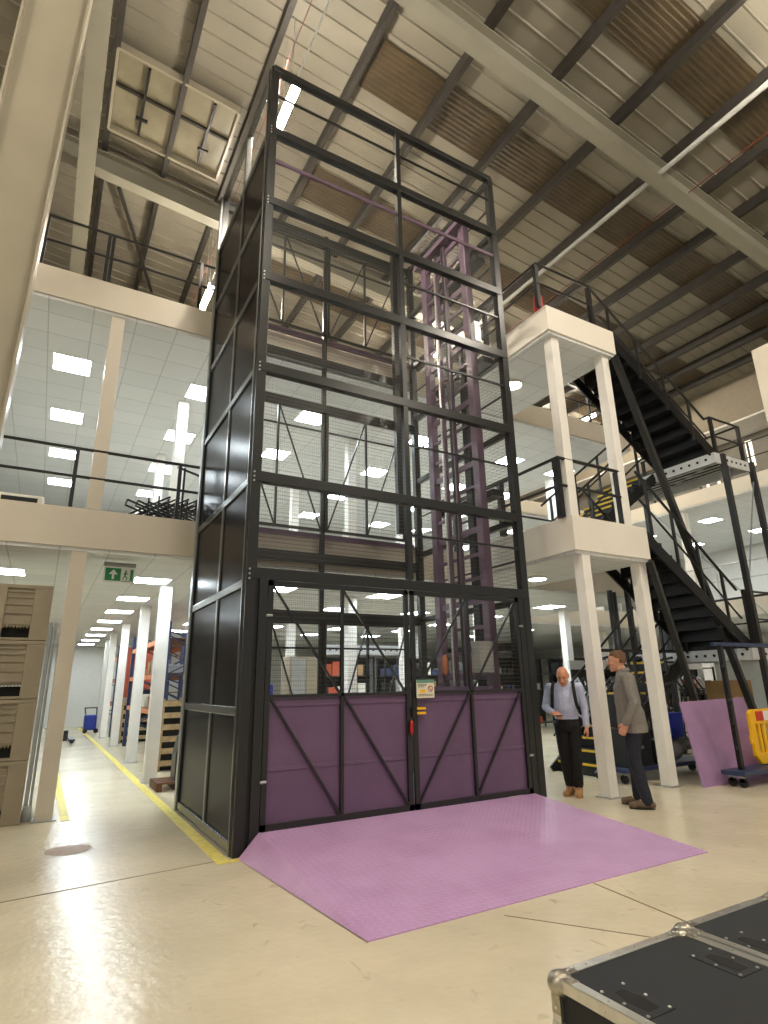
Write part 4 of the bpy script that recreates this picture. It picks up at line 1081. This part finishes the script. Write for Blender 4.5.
def person(name, label, loc, rz, k, P_, mats, hair):
    root = thing(name, label, 'person', loc)
    F_ = Fig(loc, rz, k)
    J = P_
    body = MB()
    H, HM = head(F_, body, J['head'], J['hyaw'], J['htilt'], hair == 'bald')
    F_.limb(body, [J['neck'], vec(J['head'])+vec((0,.012,-.06))], [.062,.056])
    F_.torso(body, [(J['pel'][0],J['pel'][1],.86,.13,.10),(J['pel'][0],J['pel'][1],.95,.155,.11),(J['ch'][0]*.5,J['pel'][1]*.5+J['ch'][1]*.5,1.10,.14,.105),(J['ch'][0],J['ch'][1],1.28,.165,.115),(J['ch'][0],J['ch'][1]+.01,1.40,.16,.10),(J['neck'][0],J['neck'][1],1.47,.085,.07)])
    for s_ in ('L','R'):
        F_.limb(body, [J['sh'+s_],J['el'+s_],J['wr'+s_]], [.052,.038,.027])
        F_.limb(body, [J['hip'+s_],J['kn'+s_],J['an'+s_]], [.085,.055,.042])
        F_.limb(body, [J['an'+s_], vec(J['an'+s_])+vec(J['ft'+s_])*.13+vec((0,0,-.045))], [.042,.03])
        hand(F_, body, J['wr'+s_], J['hd'+s_], J['hp'+s_], J['ht'+s_], J['hc'+s_])
    b_ = remesh(body.build('body', M[mats['skin']], root, smooth=True), .006, 1)
    face_details(F_, H, HM, root)
    # shirt
    sh = MB()
    hem = J['hem']
    F_.torso(sh, [(J['pel'][0],J['pel'][1],hem,J['hemr'][0],J['hemr'][1]),(J['pel'][0],J['pel'][1],hem+.05,J['hemr'][0],J['hemr'][1]),(J['pel'][0],J['pel'][1]*.8+J['ch'][1]*.2,1.03,max(.168,J['hemr'][0]-.012),max(.135,J['hemr'][1]-.015)),(J['ch'][0]*.5,J['pel'][1]*.5+J['ch'][1]*.5-.01,1.12,.172,.145),(J['ch'][0],J['ch'][1],1.28,.190,.140),(J['ch'][0],J['ch'][1]+.01,1.38,.185,.122),(J['ch'][0]*.5+J['neck'][0]*.5,J['neck'][1]*.6+J['ch'][1]*.4,1.455,.125,.088),(J['neck'][0],J['neck'][1],1.485,.074,.072)])
    for s_ in ('L','R'):
        w_ = vec(J['el'+s_]).lerp(vec(J['wr'+s_]), .94)
        F_.limb(sh, [vec(J['sh'+s_]).lerp(vec((J['ch'][0],J['ch'][1],1.38)),.35), J['sh'+s_]], [.07,.070])
        mid = vec(J['sh'+s_]).lerp(vec(J['el'+s_]), .5)
        F_.limb(sh, [J['sh'+s_], mid, J['el'+s_], w_], [.070,.062,.054,.042])
    so = remesh(sh.build('shirt', M[mats['shirt']], root, smooth=True), .009, 2, .014)
    cl = MB()
    nk = vec(J['neck'])
    n=16; r0=[]; r1=[]; r2=[]
    for i in range(n):
        a=2*math.pi*i/n; fr_ = max(0,-math.sin(a))
        r0.append(F_.W(nk+vec((.070*math.cos(a), .068*math.sin(a), .0-.045*fr_))))
        r1.append(F_.W(nk+vec((.066*math.cos(a), .064*math.sin(a), .055-.055*fr_))))
        r2.append(F_.W(nk+vec((.084*math.cos(a), .084*math.sin(a)-.01*fr_, .018-.06*fr_))))
    cl.loft([r0,r1,r2],cap=False); q = cl.build('collar', M[mats['shirt']], root, smooth=True)
    sd = q.modifiers.new('solid','SOLIDIFY'); sd.thickness = .004
    pk = MB()
    for i in range(6): F_.ell(pk, (J['ch'][0], J['ch'][1]-.150+.004*i-(.0 if i>2 else .004), 1.40-.075*i), (.006,.004,.006))
    pk.build('buttons', M['white_paint' if mats['shirt']=='shirt_blue' else 'shirt_grey'], root, smooth=True)
    # trousers
    tr = MB()
    F_.torso(tr, [(J['pel'][0],J['pel'][1],.82,.15,.12),(J['pel'][0],J['pel'][1],.90,.165,.128),(J['pel'][0],J['pel'][1],1.00,.155,.118),(J['pel'][0],J['pel'][1],1.03,.152,.115)])
    for s_ in ('L','R'):
        kn = vec(J['kn'+s_]); an = vec(J['an'+s_])
        F_.limb(tr, [J['hip'+s_], vec(J['hip'+s_]).lerp(kn,.5), kn, kn.lerp(an,.5), an+vec((0,0,.06 if mats['boots'] else .0))], [.100,.088,.072,.068,.064])
    remesh(tr.build('trousers', M[mats['trousers']], root, smooth=True), .009, 2, .016)
    # footwear
    for s_ in ('L','R'):
        fd = vec(J['ft'+s_]).normalized(); side = vec((-fd.y,fd.x,0)); an = vec(J['an'+s_])
        bm_ = MB()
        h = an - fd*.045; toe = an + fd*.165
        F_.limb(bm_, [(h.x,h.y,.045),(an.x,an.y,.055),(an.x+fd.x*.07,an.y+fd.y*.07,.050),(toe.x,toe.y,.038)], [.042,.046,.046,.036])
        if mats['boots']: F_.limb(bm_, [(an.x,an.y,.06),(an.x-fd.x*.01,an.y-fd.y*.01,.175)], [.05,.062])
        F_.limb(bm_, [(toe.x+side.x*.012-fd.x*.02,toe.y+side.y*.012-fd.y*.02,.036)], [.038])
        shoe = remesh(bm_.build('boot' if mats['boots'] else 'shoe', M[mats['shoe']], root, smooth=True), .007, 1)
        so_ = MB(); pr_ = []
        for i in range(16):
            a = 2*math.pi*i/16; c_ = an + fd*.06; L_ = .135; W_ = .048
            p = c_ + fd*(L_*math.cos(a)) + side*(W_*math.sin(a)*(1.0+.12*math.cos(a)))
            pr_.append(p)
        so_.loft([[F_.W((p.x,p.y,.002)) for p in pr_],[F_.W((p.x,p.y,.024)) for p in pr_]])
        so_.build('sole', M['rubber'] if not mats['boots'] else M['boot_tan'], shoe)
        if mats['boots']:
            lc = MB()
            for i in range(3):
                c_ = an + fd*(.058+.02*i); F_.limb(lc,[(c_.x+side.x*.02,c_.y+side.y*.02,.115-.018*i),(c_.x-side.x*.02,c_.y-side.y*.02,.115-.018*i)],[.004,.004])
            lc.build('laces', M['dark_wood'], shoe, smooth=True)
    # hair
    if hair == 'short':
        hm = MB()
        n=18; secs=[(-.030,.035,.071,.072),(-.005,.030,.079,.080),(.030,.016,.083,.094),(.062,.009,.081,.098),(.092,.010,.068,.086),(.114,.012,.046,.060),(.127,.012,.016,.022)]
        rings=[[F_.W(H((rx*math.cos(2*math.pi*i/n), cy+ry*math.sin(2*math.pi*i/n)*(1 if math.sin(2*math.pi*i/n)>0 or z>.05 else .55), z))) for i in range(n)] for (z,cy,rx,ry) in secs]
        hm.loft(rings)
        for i in range(14):
            a=random.uniform(.6,2.6)+math.pi*(1 if i<5 else 0); z_=random.uniform(.06,.11)
            F_.ell(hm,H((.055*math.cos(a),.055*math.sin(a)+.01,z_)),(.026,.03,.02),HM,6,8)
        remesh(hm.build('hair', M['hair_brown'], root, smooth=True), .007, 1, .006)
    else:
        hm = MB()
        n=18; secs=[(-.060,.042,.062,.058),(-.03,.036,.0745,.072),(.010,.030,.0785,.076)]
        rings=[[F_.W(H((rx*math.cos(math.pi*i/(n-1)), cy+ry*math.sin(math.pi*i/(n-1)), z))) for i in range(n)] for (z,cy,rx,ry) in secs]
        vs=[p for r in rings for p in r]; fs=[]
        for a in range(len(rings)-1):
            for i in range(n-1): fs.append((a*n+i,a*n+i+1,(a+1)*n+i+1,(a+1)*n+i))
        hm.add(vs,fs); q=hm.build('hair', M['stubble'], root, smooth=True)
        sd=q.modifiers.new('solid','SOLIDIFY'); sd.thickness=.005
    return root, F_

PA = dict(head=(.012,-.095,1.565), hyaw=R(-6), htilt=R(27), neck=(.0,-.012,1.465), pel=(.0,.0), ch=(.0,.0),
    shL=(.195,.015,1.405), elL=(.250,.035,1.13), wrL=(.255,-.035,.895), hdL=(.05,-.12,-1), hpL=(-1,.1,0), htL=(0,-1,0), hcL=.55,
    shR=(-.195,.010,1.405), elR=(-.275,-.015,1.145), wrR=(-.165,-.215,1.085), hdR=(.75,-.5,-.28), hpR=(.3,.35,-.9), htR=(.5,-.6,.6), hcR=.7,
    hipL=(.085,0,.90), knL=(.078,-.035,.50), anL=(.062,.03,.085), ftL=(.05,-1,0),
    hipR=(-.085,0,.90), knR=(-.075,-.02,.50), anR=(-.055,.10,.085), ftR=(-.35,-1,0), hem=.985, hemr=(.160,.124))
pa, FA = person('person','bald man in pale blue shirt and tan boots looking down beside the lift',(6.47,6.18,0),R(-52),1.0,PA,
    dict(skin='skin_bald',shirt='shirt_blue',trousers='trouser_black',shoe='boot_tan',boots=True),'bald')
# backpack he wears: a thing of its own
bp_ = thing('backpack','black backpack worn by the bald man, its straps over his blue shirt','backpack',(6.47,6.18,0))
bk = MB(); FA.ell(bk,(0,.215,1.22),(.135,.085,.22)); FA.ell(bk,(0,.235,1.12),(.14,.085,.14))
remesh(bk.build('bag', M['rubber'], bp_, smooth=True), .012, 2)
for s_ in (-1,1):
    st = MB(); pts=[(s_*.12,.14,1.40),(s_*.128,.06,1.475),(s_*.135,-.04,1.475),(s_*.142,-.12,1.41),(s_*.150,-.158,1.32),(s_*.160,-.150,1.20),(s_*.178,-.09,1.12),(s_*.16,.1,1.06)]
    for a,b2 in zip(pts[:-1],pts[1:]): st.bar(FA.W(a),FA.W(b2),.045,.014,up=FA.M@vec((0,-1,.4)))
    st.build('shoulder_strap', M['rubber'], bp_, bevel=.003)
ph_ = MB(); q=FA.W((-.075,-.285,1.045)); ph_.box(q.x-.035,q.y-.03,q.z-.006,q.x+.035,q.y+.03,q.z+.006)
tag(ph_.build('notepad', M['dark_metal'], bevel=.003), 'small dark device held in the bald man\'s raised hand', 'device')

PB = dict(head=(-.005,-.085,1.61), hyaw=R(0), htilt=R(4), neck=(.0,-.035,1.47), pel=(.0,.0), ch=(.0,-.03),
    shL=(.205,.01,1.405), elL=(.270,.06,1.13), wrL=(.250,-.06,.905), hdL=(-.15,-.42,-.85), hpL=(-1,.1,.1), htL=(-.1,-1,.2), hcL=.6,
    shR=(-.205,.01,1.405), elR=(-.250,.05,1.12), wrR=(-.225,-.0,.90), hdR=(.1,-.15,-1), hpR=(1,.1,0), htR=(0,-.3,1), hcR=.7,
    hipL=(.085,0,.90), knL=(.09,-.03,.50), anL=(.10,.05,.085), ftL=(.15,-1,0),
    hipR=(-.085,0,.90), knR=(-.09,-.04,.50), anR=(-.11,-.05,.085), ftR=(-.12,-1,0), hem=.80, hemr=(.200,.175))
pb_, FB = person('person','brown-haired man in untucked grey shirt and dark jeans, side on by the columns',(6.60,5.20,0),R(-146),1.08,PB,
    dict(skin='skin',shirt='shirt_grey',trousers='jeans',shoe='shoe_brown',boots=False),'short')


# ------------------------------------------------------------------ world & view
w = bpy.data.worlds.new('world'); sc.world = w; w.use_nodes = True
w.node_tree.nodes['Background'].inputs[0].default_value = (1.0,.95,.87,1)
w.node_tree.nodes['Background'].inputs[1].default_value = .35
sc.view_settings.view_transform = 'Standard'; sc.view_settings.look = 'None'
sc.view_settings.gamma = 1; sc.view_settings.use_curve_mapping = False
sc.view_settings.exposure = 0.30
sc.cycles.max_bounces = 8; sc.cycles.transparent_max_bounces = 16
sc.cycles.sample_clamp_indirect = 6
